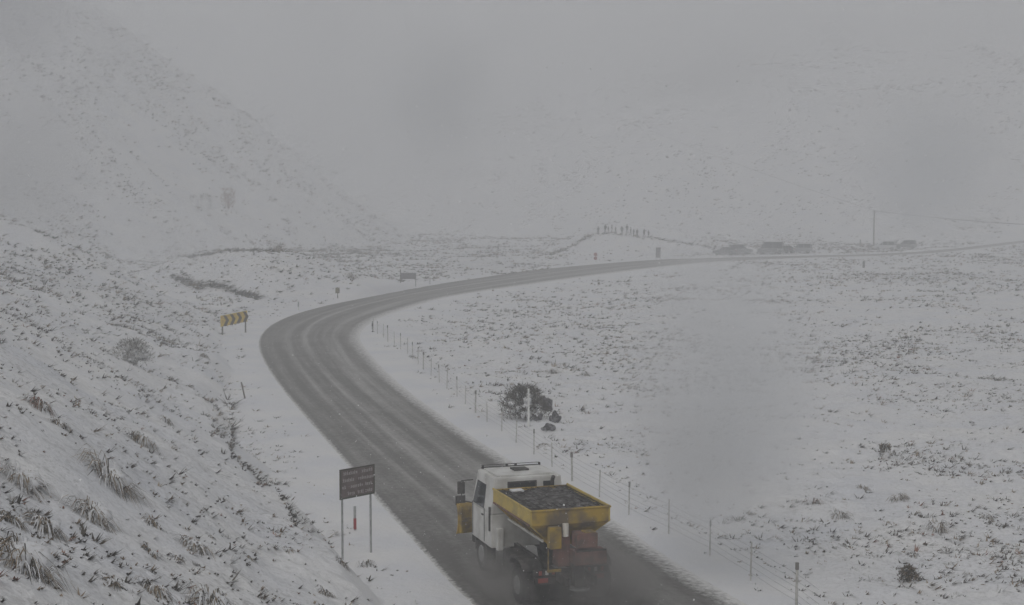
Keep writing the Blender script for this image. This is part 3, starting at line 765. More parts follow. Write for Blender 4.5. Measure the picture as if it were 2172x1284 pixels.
top = lambda o, dx: Vector(o.location) + Matrix.Rotation(o.rotation_euler.z, 3, 'Z') @ Vector((dx, -.12, 8.05))
for dx, nm in ((-.6, 'nearest'), (.2, 'middle'), (1.1, 'farthest')):
    wire(top(pole1, dx), top(pole2, dx), 3.0, f'{nm} wire running right from the tall power pole into the fog', .018)
for dx, nm in ((-.6, 'nearest'), (.2, 'middle')):
    wire(top(pole1, dx), top(pole3, dx), 5.0, f'{nm} wire running left from the tall power pole up the hillside', .012)

# ------------------------------------------------------------------ parked vehicles at the lookout
def wheel_part(parent, x, y, r, w):
    t = MB().tube((x - w / 2, y, r), (x + w / 2, y, r), r, r, 18).build('wheel', BLACK, parent)
    s = 1 if x > 0 else -1
    MB().tube((x + s * (w / 2 - .01), y, r), (x + s * (w / 2 + .015), y, r), r * .58, r * .5, 12).build('rim', STEEL, t)
def car(px, py, heading, kind, label, paint, snow=True):
    """local +y is forward"""
    p = ground(px, py); root = thing('parked_car', label, 'car' if kind != 'van' else 'van', p, heading, 'vehicles parked at the lookout')
    if kind == 'van': root.name = 'parked_van'
    if kind == 'suv': L, W, hb, ht = 4.6, 1.85, 1.05, 1.8; gp = [(-2.2, 1.05), (-2.1, 1.72), (-1.8, 1.8), (.35, 1.78), (1.05, 1.08)]
    elif kind == 'van': L, W, hb, ht = 5.0, 1.95, 1.1, 2.3; gp = [(-2.45, 1.1), (-2.4, 2.2), (-2.2, 2.3), (1.2, 2.28), (2.0, 1.15)]
    else: L, W, hb, ht = 4.4, 1.75, .92, 1.45; gp = [(-1.9, .92), (-1.3, 1.4), (-.9, 1.45), (.2, 1.43), (1.0, .95)]
    h2 = L / 2; mb = MB()
    body = [(-h2, .35), (-h2 - .03, .7), (-h2 + .08, hb), (h2 - 1.1 if kind != 'van' else h2 - .4, hb + .02), (h2 - .12, hb - .18), (h2, .65), (h2 - .05, .32)]
    mb.prism(body, -W / 2, W / 2).build('body', paint, root, bevel=.05)
    g = [(y * 1.0, z) for y, z in gp]; bm = MB()
    A = [bm.bm.verts.new((-W / 2 + (.04 if i in (0, 4) else .16), y, z)) for i, (y, z) in enumerate(g)]
    B = [bm.bm.verts.new((W / 2 - (.04 if i in (0, 4) else .16), y, z)) for i, (y, z) in enumerate(g)]
    for i in range(len(g)): bm.bm.faces.new((A[i], A[(i + 1) % 5], B[(i + 1) % 5], B[i]))
    bm.bm.faces.new(A[::-1]); bm.bm.faces.new(B)
    bm.build('windows', GLASS, root)
    ry0, ry1 = g[2][0] - .1, g[3][0] + .1
    MB().box((0, (ry0 + ry1) / 2, g[2][1] + .01), (W - .34, ry1 - ry0, .07)).build('roof', paint, root, bevel=.02)
    for yy in (g[1][0] + .15, (g[2][0] + g[3][0]) / 2 + .1, g[3][0] + .15):
        zz = g[2][1]
        for s in (-1, 1): MB().hexa([(s*(W/2-.03)-.02, yy-.05, hb), (s*(W/2-.03)+.02, yy-.05, hb), (s*(W/2-.03)+.02, yy+.05, hb), (s*(W/2-.03)-.02, yy+.05, hb), (s*(W/2-.16)-.02, yy-.05, zz), (s*(W/2-.16)+.02, yy-.05, zz), (s*(W/2-.16)+.02, yy+.05, zz), (s*(W/2-.16)-.02, yy+.05, zz)]).build('pillar', paint, root)
    for x in (-W / 2 + .12, W / 2 - .12):
        for y in (-h2 + .85, h2 - .85): wheel_part(root, x, y, .34, .24)
    for s in (-1, 1):
        MB().box((s * (W / 2 - .25), h2 - .03, .72), (.34, .08, .16)).build('headlight', LAMPW, root)
        MB().box((s * (W / 2 - .2), -h2 - .0, .82), (.22, .08, .22)).build('tail_light', LAMPR, root)
    if snow: MB().box((0, (ry0 + ry1) / 2, g[2][1] + .09), (W - .5, ry1 - ry0 - .3, .1)).build('snow_on_roof', CAP, root, bevel=.03)
pd = mat('dark_car_paint', (.10, .10, .11), .5, (.5, .5, .5), 2.5, lo=.5, hi=.7); pg = mat('grey_car_paint', (.20, .205, .21), .5, (.6, .6, .6), 2.5, lo=.5, hi=.7); ps = mat('silver_car_paint', (.35, .36, .37), .35, metal=.3); pw = mat('white_car_paint', (.62, .63, .64), .4)
car(1537, 541, R(70), 'car', 'leftmost dark low car parked at the lookout', pd)
car(1570, 540, R(-80), 'suv', 'dark rounded wagon second from the left at the lookout', pg, False)
car(1634, 539, R(85), 'van', 'tall grey van with a roof load in the middle of the parked row', pg)
car(1662, 538, R(40), 'car', 'small dark car parked tight against the tall van', pd)
car(1697, 537, R(86), 'suv', 'silver wagon with dark windows at the right end of the parked row', ps)
car(1876, 531, R(80), 'suv', 'pale faint car just right of the power pole', pw)
car(1921, 529, R(70), 'suv', 'faint grey car farthest right along the foggy road', pg)
def bin_post(px, py, h, w, label, nm='bollard', m=WOOD):
    p = ground(px, py); o = thing(nm, label, 'post', p, 0)
    MB().tube((0, 0, -.2), (0, 0, h), w, w * .9, 8).build('shaft', m, o); MB().tube((0, 0, h), (0, 0, h + .05), w * 1.1, w * .6, 8).build('top', CAP, o)
bin_post(1825, 524, 1.6, .16, 'short thick dark post left of the power pole')
bin_post(1842, 527, .8, .12, 'low dark post at the foot of the power pole')

# ------------------------------------------------------------------ people on the mound
def person_mesh(pose, top_m, leg_m, skin_m, hair_m, tall=1.72):
    k = tall / 1.75
    armL, armR = pose['arms']; st = pose['step']
    J = {'pelvis': (0, 0, .95), 'belly': (0, 0, 1.12), 'chest': (0, .01, 1.34), 'neck': (0, 0, 1.50), 'head': (0, .02, 1.60), 'crown': (0, .0, 1.71),
         'hipL': (-.10, 0, .90), 'kneeL': (-.11, st * .5 + .03, .50), 'ankL': (-.12, st * .8, .09), 'toeL': (-.13, st * .8 + .17, .04),
         'hipR': (.10, 0, .90), 'kneeR': (.11, -st * .4 + .03, .50), 'ankR': (.12, -st * .8, .09), 'toeR': (.13, -st * .8 + .17, .04),
         'shL': (-.19, 0, 1.42), 'shR': (.19, 0, 1.42)}
    for s, arm in (('L', armL), ('R', armR)):
        sg = -1 if s == 'L' else 1; ex, ey, ez, hx, hy, hz = arm
        J['el' + s] = (sg * ex, ey, ez); J['ha' + s] = (sg * hx, hy, hz); J['fi' + s] = (sg * hx, hy + .03, hz - .09)
    rad = {'pelvis': .15, 'belly': .15, 'chest': .17, 'neck': .065, 'head': .095, 'crown': .075, 'hipL': .10, 'hipR': .10, 'kneeL': .065, 'kneeR': .065, 'ankL': .05, 'ankR': .05, 'toeL': .045, 'toeR': .045,
           'shL': .085, 'shR': .085, 'elL': .058, 'elR': .058, 'haL': .042, 'haR': .042, 'fiL': .028, 'fiR': .028}
    E = [('pelvis','belly'),('belly','chest'),('chest','neck'),('neck','head'),('head','crown'),('pelvis','hipL'),('hipL','kneeL'),('kneeL','ankL'),('ankL','toeL'),('pelvis','hipR'),('hipR','kneeR'),('kneeR','ankR'),('ankR','toeR'),
         ('chest','shL'),('shL','elL'),('elL','haL'),('haL','fiL'),('chest','shR'),('shR','elR'),('elR','haR'),('haR','fiR')]
    names = list(J); me = bpy.data.meshes.new('body_skeleton')
    me.from_pydata([tuple(c * k for c in J[n]) for n in names], [(names.index(a), names.index(b)) for a, b in E], [])
    o = bpy.data.objects.new('body_tmp', me); COL.objects.link(o)
    m = o.modifiers.new('s', 'SKIN'); sv = me.skin_vertices[0].data
    for i, n in enumerate(names): sv[i].radius = (rad[n] * k, rad[n] * k * .9)
    sv[names.index('pelvis')].use_root = True
    o.modifiers.new('ss', 'SUBSURF').levels = 1
    dg = bpy.context.evaluated_depsgraph_get(); me2 = bpy.data.meshes.new_from_object(o.evaluated_get(dg))
    bpy.data.objects.remove(o); me2.name = 'person_body'
    me2.materials.clear()
    for q in (top_m, leg_m, skin_m, hair_m): me2.materials.append(q)
    for p in me2.polygons:
        c = p.center / k
        hand = min((c - Vector(J['fiL'])).length, (c - Vector(J['fiR'])).length, (c - Vector(J['haL'])).length + .03, (c - Vector(J['haR'])).length + .03) < .08
        p.material_index = 2 if (c.z > 1.50 or hand) else (1 if c.z < .9 and abs(c.x) < .3 else 0)
        if c.z > 1.66 or (c.z > 1.57 and c.y < -.02): p.material_index = 3
        if c.z < .1: p.material_index = 3
        p.use_smooth = True
    return me2
skin = mat('skin', (.45, .3, .23), .6); darkj = mat('dark_jacket', (.03, .032, .04), .85); blackj = mat('black_jacket', (.018, .018, .02), .85); greyj = mat('grey_jacket', (.10, .10, .11), .85)
brownj = mat('purplish_jacket', (.07, .045, .055), .85); jeans = mat('dark_trousers', (.03, .032, .045), .9); hat = mat('dark_hat', (.02, .02, .02), .9)
A0 = (.25, 0, 1.16, .24, .08, .92); A1 = (.30, .05, 1.2, .12, .26, 1.15); A2 = (.42, .0, 1.32, .6, .05, 1.5); A3 = (.28, -.03, 1.17, .2, .18, 1.05)
PEOPLE = [(1269, 497, 0, 'person in grey standing apart at the left end of the mound', greyj, (A0, A0), .1, 1.55),
 (1284, 494, 20, 'tall person in black at the left of the group on the mound', blackj, (A0, A3), .05, 1.8),
 (1290, 494, -60, 'smaller person right beside the tall one in black on the mound', greyj, (A3, A0), .15, 1.35),
 (1298, 494, 100, 'person in grey third from the left in the group on the mound', greyj, (A0, A1), .1, 1.5),
 (1306, 496, 60, 'person with arms forward in the middle of the mound group', greyj, (A1, A1), .2, 1.45),
 (1319, 498, 180, 'dark figure standing tallest at the centre of the mound', blackj, (A0, A0), .05, 1.78),
 (1330, 497, 200, 'dark figure just right of the tallest central one on the mound', darkj, (A3, A3), .12, 1.75),
 (1338, 499, 80, 'person in grey walking right of the centre of the mound', greyj, (A1, A0), .25, 1.5),
 (1344, 501, -40, 'stooping grey figure near the slim one on the mound', greyj, (A1, A3), .2, 1.4),
 (1351.5, 504, 140, 'slim dark figure on the right slope of the mound', brownj, (A0, A0), .08, 1.7),
 (1366.5, 506, 30, 'person in a dark purplish coat with one arm raised low on the right slope', brownj, (A0, A2), .2, 1.65),
 (1375.5, 503, -20, 'rightmost short person in a purplish coat on the slope of the mound', brownj, (A3, A0), .1, 1.35)]
for (px, py, rz, lab, jk, arms, st, tall) in PEOPLE:
    d = onplane(px, py, 3.6); x = (px - 1086) / FPX * 307; y = 307.0
    z = H(x, y)
    # stand where the sight line meets the crest of the mound
    g = ground(px, py + 2)
    if g.y > 330: g = Vector((x, y, z))
    me = person_mesh({'arms': arms, 'step': st}, jk, jeans, skin, hat, tall * 1.05)
    o = thing('person', lab, 'person', g - Vector((0, 0, .04)), R(rz), 'people standing on the snowy mound'); link('body', me, o)
    MB().sphere((0, .0, 1.665 * tall * 1.05 / 1.75), .112, 10, 7, (1, 1.08, .8)).build('hat', hat, o, smooth=True)

# ------------------------------------------------------------------ the gritting truck
def truck():
    FL, RL = onplane(1045, 1040, 2.95), onplane(1130, 1085, 2.95); RR_, FR = onplane(1290, 1075, 2.95), onplane(1205, 1025, 2.95)
    c = (FL + RL + RR_ + FR) / 4; f = (FL + FR) / 2 - (RL + RR_) / 2; LEN = np.hypot(*f); f /= LEN
    rz = math.atan2(f[1], f[0]) - math.pi / 2
    wd = (np.hypot(*(FL - FR)) + np.hypot(*(RL - RR_))) / 2
    print('truck', c, LEN, wd, math.degrees(rz))
    T = thing('gritting_truck', 'white cabbed gritting truck with a yellow hopper driving up the slushy road', 'truck', (c[0], c[1], .1), rz)
    z0 = -.1; hl = LEN / 2; hw = wd / 2                       # hopper half length and width; origin under its centre
    tz = 2.95 + z0
    # hopper: open V shaped body, built as walls with thickness
    def wall(pts_in, pts_out): return MB().hexa(pts_in + pts_out)
    t = .05; lipz = tz; midz = tz - .42; botz = tz - 1.15; bw = .42
    hop = MB()
    for s in (-1, 1):
        hop.hexa([(s*hw, -hl, midz), (s*hw, hl, midz), (s*(hw-t), hl, midz), (s*(hw-t), -hl, midz), (s*hw, -hl, lipz), (s*hw, hl, lipz), (s*(hw-t), hl, lipz), (s*(hw-t), -hl, lipz)])
        hop.hexa([(s*bw, -hl+.5, botz), (s*bw, hl-.3, botz), (s*(bw-t), hl-.3, botz), (s*(bw-t), -hl+.5, botz), (s*(hw-.004), -hl+.003, midz-.003), (s*(hw-.004), hl-.003, midz-.003), (s*(hw-t), hl-.003, midz-.003), (s*(hw-t), -hl+.003, midz-.003)])
    hop.build('hopper_side', YELLOW, T)
    e = MB()
    e.hexa([(-hw+t, -hl, midz), (hw-t, -hl, midz), (hw-t, -hl+t, midz), (-hw+t, -hl+t, midz), (-hw+t, -hl, lipz-.004), (hw-t, -hl, lipz-.004), (hw-t, -hl+t, lipz-.004), (-hw+t, -hl+t, lipz-.004)])
    e.hexa([(-bw, -hl+.5, botz), (bw, -hl+.5, botz), (bw, -hl+.55, botz), (-bw, -hl+.55, botz), (-hw+t, -hl+.004, midz-.004), (hw-t, -hl+.004, midz-.004), (hw-t, -hl+t, midz-.004), (-hw+t, -hl+t, midz-.004)])
    e.build('hopper_end', YELLOWD, T)
    MB().hexa([(-hw+t, hl-t, midz), (hw-t, hl-t, midz), (hw-t, hl, midz), (-hw+t, hl, midz), (-hw+t, hl-t, lipz-.004), (hw-t, hl-t, lipz-.004), (hw-t, hl, lipz-.004), (-hw+t, hl, lipz-.004)]).hexa([(-bw, hl-.3, botz), (bw, hl-.3, botz), (bw, hl-.25, botz), (-bw, hl-.25, botz), (-hw+t, hl-t, midz-.004), (hw-t, hl-t, midz-.004), (hw-t, hl-.004, midz-.004), (-hw+t, hl-.004, midz-.004)]).build('hopper_end', YELLOWD, T)
    # rolled rim
    for s in (-1, 1): MB().tube((s*(hw-.01), -hl-.03, lipz), (s*(hw-.01), hl+.03, lipz), .035, .035, 8).build('rim', YELLOW, T)
    MB().tube((-hw, -hl, lipz), (hw, -hl, lipz), .035, .035, 8).build('rim', YELLOWD, T)
    # ribs under the side lip, with the pale strip along the fold
    for s in (-1, 1):
        rb = MB()
        for k in range(6):
            y = -hl + .35 + k * (LEN - .7) / 5
            rb.hexa([(s*(bw+.02), y-.02, botz+.05), (s*(bw+.02), y+.02, botz+.05), (s*(bw+.10), y+.02, botz+.02), (s*(bw+.10), y-.02, botz+.02), (s*(hw-.03), y-.02, midz-.02), (s*(hw-.03), y+.02, midz-.02), (s*(hw+.012), y+.02, midz-.02), (s*(hw+.012), y-.02, midz-.02)])
        rb.build('ribs', YELLOWD, T)
        MB().box((s*(hw+.012), 0, midz+.01), (.03, LEN-.1, .05)).build('rub_strip', REDDY, T)
        MB().hexa([(s*(bw+.32), -hl+.25, botz+.18), (s*(bw+.32), hl-.1, botz+.18), (s*(bw+.37), hl-.1, botz+.18), (s*(bw+.37), -hl+.25, botz+.18), (s*(bw+.32), -hl+.25, botz+.25), (s*(bw+.32), hl-.1, botz+.25), (s*(bw+.37), hl-.1, botz+.25), (s*(bw+.37), -hl+.25, botz+.25)]).build('side_rail', WHITEP, T)
    # grit heap inside
    nx, ny = 26, 34; gx = np.linspace(-hw+t, hw-t, nx); gy = np.linspace(-hl+t, hl-t, ny); X, Y = np.meshgrid(gx, gy)
    Zg = tz - .09 + .10*(1-(X/hw)**2)*(1-(Y/hl)**4) + .09*fbm(X, Y, 3.0, 3, 2.0)
    V = np.stack([X, Y, Zg], 2).reshape(-1, 3); i = np.arange(ny-1)[:, None]*nx + np.arange(nx-1)[None, :]
    me = mesh_np('grit_load', V, np.stack([i, i+1, i+nx+1, i+nx], 2).reshape(-1, 4), [GRIT], smooth=True); link('grit_load', me, T)
    # mesh screen over the load
    g = MB()
    for k in range(13): g.box((-hw+.1+k*(wd-.2)/12, 0, tz-.02), (.012, LEN-.1, .02))
    for k in range(15): g.box((0, -hl+.1+k*(LEN-.2)/14, tz-.035), (wd-.1, .012, .012))
    g.build('load_screen', BLACK, T)
    MB().box((-hw+.62, hl-.42, tz+.0), (.38, .3, .06)).build('snow_clump', CAP, T, bevel=.02)
    # rear: auger housing, spinner chute, spreader box, control boxes
    yb = -hl
    MB().hexa([(-.40, yb-.05, botz-.5), (-.02, yb-.05, botz-.5), (-.02, yb+.45, botz-.5), (-.40, yb+.45, botz-.5), (-.34, yb-.02, midz-.2), (-.04, yb-.02, midz-.2), (-.04, yb+.45, midz-.2), (-.34, yb+.45, midz-.2)]).build('auger_housing', REDDY, T)
    MB().box((-.52, yb-.06, midz-.36), (.34, .28, .62)).build('chute_cover', YELLOWD, T, bevel=.015)
    eb = MB().box((.32, yb-.28, 2.02), (.62, .5, .42)).build('engine_box', REDDY, T, bevel=.02)
    MB().box((.42, yb-.34, 2.24), (.34, .34, .03)).build('engine_lid', YELLOWD, eb, bevel=.008)
    MB().box((.42, yb-.30, 1.52), (.95, .52, .40)).build('spreader_box', REDDY, T, bevel=.02)
    MB().box((.42, yb-.57, 1.735), (.92, .02, .05)).build('box_trim', CHASSIS, T)
    MB().tube((.1, yb-.45, .62), (.1, yb-.45, .68), .30, .30, 18).build('spinner_disc', STEEL, T)
    MB().hexa([(-.08, yb-.6, .72), (.28, yb-.6, .72), (.28, yb-.3, .72), (-.08, yb-.3, .72), (-.05, yb-.45, 1.32), (.22, yb-.45, 1.32), (.22, yb-.2, 1.32), (-.05, yb-.2, 1.32)]).build('spinner_chute', CHASSIS, T)
    MB().box((-.55, yb-.12, 1.12), (.42, .07, .07)).tube((-.72, yb-.1, 1.1), (-.72, yb-.1, 1.75), .022).build('ladder_rail', YELLOWD, T)
    MB().tube((-.18, yb-.06, midz-.35), (-.18, yb-.06, midz+.02), .09, .09, 12).build('beacon', LAMPW, T)
    MB().box((0, yb+.16, .62), (2.36, .03, .78)).build('spray_guard', BLACK, T)
    MB().box((.0, yb-.02, 1.06), (2.3, .08, .2)).build('rear_crossbeam', CHASSIS, T, bevel=.015)
    for s in (-1, 1):
        for k in range(3): MB().box((s*(.55+.2*k), yb-.068, 1.06), (.09, .02, .12)).build('marker_plate', LAMPR if k % 2 == 0 else WHITEP, T)
    # chassis, crossmember, rear lamps
    for s in (-1, 1): MB().box((s*.42, .75, .95), (.10, LEN+3.3, .26)).build('chassis_rail', CHASSIS, T)
    MB().box((0, yb+.02, .82), (2.2, .12, .22)).build('rear_bumper', CHASSIS, T, bevel=.02)
    for s in (-1, 1):
        MB().box((s*.86, yb-.05, .84), (.30, .05, .13)).build('tail_light', LAMPR, T, bevel=.01)
        MB().box((s*.86, yb+.25, .45), (.52, .03, .62)).build('mud_flap', BLACK, T)
        MB().prism([(-.62, .98), (-.5, 1.16), (-.2, 1.26), (.2, 1.26), (.5, 1.16), (.62, .98), (.58, .96), (.46, 1.12), (.18, 1.21), (-.18, 1.21), (-.46, 1.12), (-.58, .96)], s*.74, s*(1.33 + .1 * (s > 0))).build('mudguard', CHASSIS, T).location = (0, yb+1.0, .05)
    MB().box((-.85, .7, .85), (.5, 1.0, .55)).build('fuel_tank', CHASSIS, T, bevel=.06)
    MB().box((.85, .7, .85), (.45, .8, .5)).build('battery_box', CHASSIS, T, bevel=.04)
    # wheels
    def wheel(x, y, w_, r=.52):
        s = 1 if x > 0 else -1
        m = MB(); m.tube((x-w_/2, y, r), (x+w_/2, y, r), r, r, 28)
        for k in range(28):
            a = 2*math.pi*k/28; m.box((x, y+math.cos(a)*r, r+math.sin(a)*r), (w_*.9, .05, .03), Matrix.Rotation(a+math.pi/2, 3, 'X'))
        t_ = m.build('wheel', BLACK, T)
        MB().tube((x+s*(w_/2-.02), y, r), (x+s*(w_/2+.02), y, r), .30, .26, 20).build('rim', STEEL, t_)
    cabf = hl + .22; cabL = 2.05
    for s in (-1, 1):
        wheel(s*(1.04 + .1 * (s > 0)), yb+.9, .56); wheel(s*1.02, cabf+1.15, .30)
    # cab
    W2 = 1.22; y0, y1 = cabf, cabf+cabL; zb = .95; zr = 3.12
    cb = MB()
    P = [(-W2, y0, zb), (W2, y0, zb), (W2, y1, zb), (-W2, y1, zb)]
    Q = [(-W2, y0, 2.0), (W2, y0, 2.0), (W2, y1+.02, 2.0), (-W2, y1+.02, 2.0)]
    U = [(-W2+.12, y0+.06, zr), (W2-.12, y0+.06, zr), (W2-.12, y1-.28, zr), (-W2+.12, y1-.28, zr)]
    cb.hexa(P + Q); cb.build('cab_lower', WHITEP, T, bevel=.04)
    Q2 = [(x, y, z+.002) for x, y, z in Q]
    cu = MB().hexa(Q2 + U).build('cab_upper', WHITEP, T, bevel=.06)
    # roof skin with a raised hatch and visor
    MB().box((0, (y0+y1)/2-.1, zr+.02), (1.9, 1.4, .05)).build('roof_panel', WHITEP, cu, bevel=.02)
    MB().box((.05, (y0+y1)/2, zr+.07), (.5, .45, .05)).build('roof_hatch', CHASSIS, cu, bevel=.015)
    MB().box((0, y1-.22, zr+.0), (1.9, .16, .06)).build('sun_visor', CHASSIS, T, bevel=.02)
    for x in (-.95, -.15, .15, .95):
        MB().box((x, y1-.34, zr+.07), (.06, .10, .10)).build('roof_light', CHASSIS, T, bevel=.01)
    MB().tube((-.95, y1-.3, zr+.11), (.95, y1-.3, zr+.11), .012, .012, 6).build('light_bar', CHASSIS, T)
    # rear window, side windows: frames stand proud, glass sits in them
    def pane(name, quad, n, th=.02, m=GLASS, parent=T):
        q = [Vector(a) for a in quad]; nn_ = Vector(n)
        return MB().hexa([tuple(a + nn_*.004) for a in q] + [tuple(a + nn_*th) for a in q]).build(name, m, parent)
    k = (2.0, 2.98)
    rw = pane('rear_window', [(-.62, y0+.045, 2.72), (.22, y0+.045, 2.72), (.22, y0+.058, 2.95), (-.62, y0+.058, 2.95)], (0, -1, 0), .03)
    MB().box((-.2, y0+.02, 2.70), (.94, .05, .045)).box((-.2, y0+.03, 2.97), (.94, .05, .045)).box((-.65, y0+.025, 2.835), (.045, .05, .225)).box((.25, y0+.025, 2.835), (.045, .05, .225)).build('seal', CHASSIS, rw)
    rw2 = pane('rear_window', [(.50, y0+.045, 2.74), (.74, y0+.045, 2.74), (.74, y0+.058, 2.95), (.50, y0+.058, 2.95)], (0, -1, 0), .03)
    for s in (-1, 1):
        xs0, xs1 = s*(W2+.0), s*(W2-.10)
        pane('side_window', [(xs0, y0+.75, 2.06), (xs0, y1-.18, 2.06), (xs1, y1-.38, 2.80), (xs1, y0+.75, 2.80)], (s, 0, .12), .015)
        MB().box((s*(W2+.006), y0+.70, 1.55), (.012, .03, 1.05)).box((s*(W2+.006), y1-.12, 1.55), (.012, .03, 1.05)).build('door_seam', CHASSIS, T)
        MB().box((s*(W2+.02), y0+.85, 1.85), (.03, .16, .04)).build('door_handle', CHASSIS, T)
        MB().box((s*(W2+.02), y0+.1, 1.85), (.05, .07, .75)).build('grab_handle', CHASSIS, T)
        MB().prism([(-.6, .55), (-.62, .9), (-.45, 1.12), (.45, 1.12), (.62, .9), (.6, .55), (.54, .55), (.54, .88), (.4, 1.04), (-.4, 1.04), (-.54, .88), (-.54, .55)], s*.9, s*1.19).build('front_mudguard', CHASSIS, T).location = (0, y0+1.15, 0)
        mr = MB().tube((s*(W2-.02), y1-.1, 2.75), (s*(W2+.32), y1+.08, 2.70), .018).tube((s*(W2+.32), y1+.08, 2.70), (s*(W2+.32), y1+.08, 2.05), .018).tube((s*(W2+.32), y1+.08, 2.05), (s*W2, y1-.05, 2.0), .018).build('mirror_arm', CHASSIS, T)
        MB().box((s*(W2+.34), y1+.06, 2.48), (.24, .09, .40)).build('mirror', CHASSIS, mr, bevel=.025)
        MB().box((s*(W2+.34), y1+.06, 2.12), (.22, .09, .20)).build('mirror', CHASSIS, mr, bevel=.02)
    pane('windscreen', [(-W2+.12, y1+.02, 2.06), (W2-.12, y1+.02, 2.06), (W2-.22, y1-.24, 2.95), (-W2+.22, y1-.24, 2.95)], (0, 1, .3), .015)
    MB().box((0, y1+.05, 1.45), (1.3, .05, .6)).build('grille', CHASSIS, T, bevel=.01)
    MB().box((0, y1+.12, .85), (2.3, .22, .35)).build('front_bumper', CHASSIS, T, bevel=.03)
    for s in (-1, 1): MB().box((s*.85, y1+.24, .88), (.3, .04, .16)).build('headlight', LAMPW, T, bevel=.01)
    MB().tube((.75, y0-.1, 1.0), (.75, y0-.1, 3.0), .06, .06, 12).tube((.75, y0-.1, 3.0), (.75, y0-.2, 3.12), .06, .06, 12).build('exhaust_stack', CHASSIS, T)
    # air intake behind the cab
    MB().box((-.98, y0-.12, 1.25), (.22, .2, .7)).build('air_tank', WHITEP, T, bevel=.05)
    # plough: curved blade carried high, with ribs and push frame
    py_ = y1 + 1.0; prof = []
    for k in range(9):
        a = -0.9 + 1.8 * k / 8; prof.append((.36*(1-math.cos(a)), 1.28 + .50*math.sin(a)/math.sin(.9)))
    pr2 = [(y+.05, z) for y, z in prof][::-1]
    bl = MB(); bl.prism([(p[0], p[1]) for p in prof] + pr2, -1.45, 1.45); blade = bl.build('plough_blade', YELLOWD, T); blade.location = (0, py_, 0); blade.rotation_euler = (0, 0, R(8))
    for x in (-1.38, -.9, -.45, 0, .45, .9, 1.38):
        MB().prism([(-.14, .85), (-.14, 1.7), (.12, 1.74), (-.0, 1.28), (.12, .82)], x-.02, x+.02).build('blade_rib', YELLOWD, blade)
    MB().box((0, -.12, 1.28), (2.7, .08, .12)).build('blade_beam', YELLOWD, blade)
    MB().box((-1.3, .16, 1.88), (.34, .03, .30)).build('edge_flag', CHASSIS, blade)
    for s in (-1, 1): MB().tube((s*.4, y1+.1, .9), (s*.4, py_-.12, 1.25), .06, .06, 8).build('push_arm', CHASSIS, T)
    MB().box((0, y1+.35, 1.0), (1.0, .18, .5)).build('plough_mount', CHASSIS, T, bevel=.02)
    return T, rz, c, f, hl
T, TRZ, TC, TF, THL = truck()

# ------------------------------------------------------------------ air: haze, spray, cloud, lens smudges added as mist
def volume_mat(name, dens, col, soft=False, nscale=0.8, aniso=0.2):
    m = bpy.data.materials.new(name); m.use_nodes = True; n, l = m.node_tree.nodes, m.node_tree.links
    n.remove(n['Principled BSDF']); out = n['Material Output']
    v = n.new('ShaderNodeVolumePrincipled'); v.inputs['Color'].default_value = (*col, 1); v.inputs['Density'].default_value = dens; v.inputs['Anisotropy'].default_value = aniso
    l.new(v.outputs[0], out.inputs['Volume'])
    if soft:
        tc = n.new('ShaderNodeTexCoord'); ln = n.new('ShaderNodeVectorMath'); ln.operation = 'LENGTH'; l.new(tc.outputs['Object'], ln.inputs[0])
        mp = n.new('ShaderNodeMapRange'); mp.interpolation_type = 'SMOOTHSTEP'
        mp.inputs['From Min'].default_value = 1.0; mp.inputs['From Max'].default_value = 0.15; mp.inputs['To Min'].default_value = 0; mp.inputs['To Max'].default_value = dens
        l.new(ln.outputs['Value'], mp.inputs['Value'])
        no = n.new('ShaderNodeTexNoise'); no.inputs['Scale'].default_value = nscale; no.inputs['Detail'].default_value = 2
        l.new(tc.outputs['Object'], no.inputs['Vector'])
        m2 = n.new('ShaderNodeMath'); m2.operation = 'MULTIPLY'; m3 = n.new('ShaderNodeMapRange')
        m3.inputs['From Min'].default_value = .35; m3.inputs['From Max'].default_value = .65; m3.inputs['To Min'].default_value = .3; m3.inputs['To Max'].default_value = 1.5
        l.new(no.outputs['Fac'], m3.inputs['Value']); l.new(mp.outputs[0], m2.inputs[0]); l.new(m3.outputs[0], m2.inputs[1]); l.new(m2.outputs[0], v.inputs['Density'])
    return m
bm = bmesh.new(); bmesh.ops.create_cube(bm, size=1); hb = bpy.data.meshes.new('haze'); bm.to_mesh(hb); bm.free(); hb.materials.append(volume_mat('haze_air', HAZE, (.945, .955, .965), aniso=0.0))
hz = link('haze', hb); hz.location = (0, 545, 108); hz.scale = (1760, 1300, 222); tag(hz, 'falling snow haze filling the valley', kind='stuff')
def puff(name, loc, sc, rz, m, label):
    bm = bmesh.new(); bmesh.ops.create_icosphere(bm, subdivisions=3, radius=1); me = bpy.data.meshes.new(name); bm.to_mesh(me); bm.free(); me.materials.append(m)
    o = link(name, me, None, loc, rz); o.scale = sc; tag(o, label, kind='stuff'); return o
SPRAY = volume_mat('road_spray', 0.75, (.50, .49, .48), True, 2.4)
c3 = Vector((TC[0], TC[1], 0)); f3 = Vector((TF[0], TF[1], 0)); r3 = Vector((TF[1], -TF[0], 0))
puff('road_spray', c3 - f3 * (THL + .9) + r3 * .7 + Vector((0, 0, 1.0)), (2.1, 2.3, 1.5), TRZ, SPRAY, 'grey spray of slush behind the truck')
for s in (-1, 1):
    puff('road_spray', c3 + r3 * (1.75 * s) - f3 * .2 + Vector((0, 0, .65)), (.85, 3.6, 1.15), TRZ, SPRAY, 'grey spray of slush thrown up by the truck wheels')

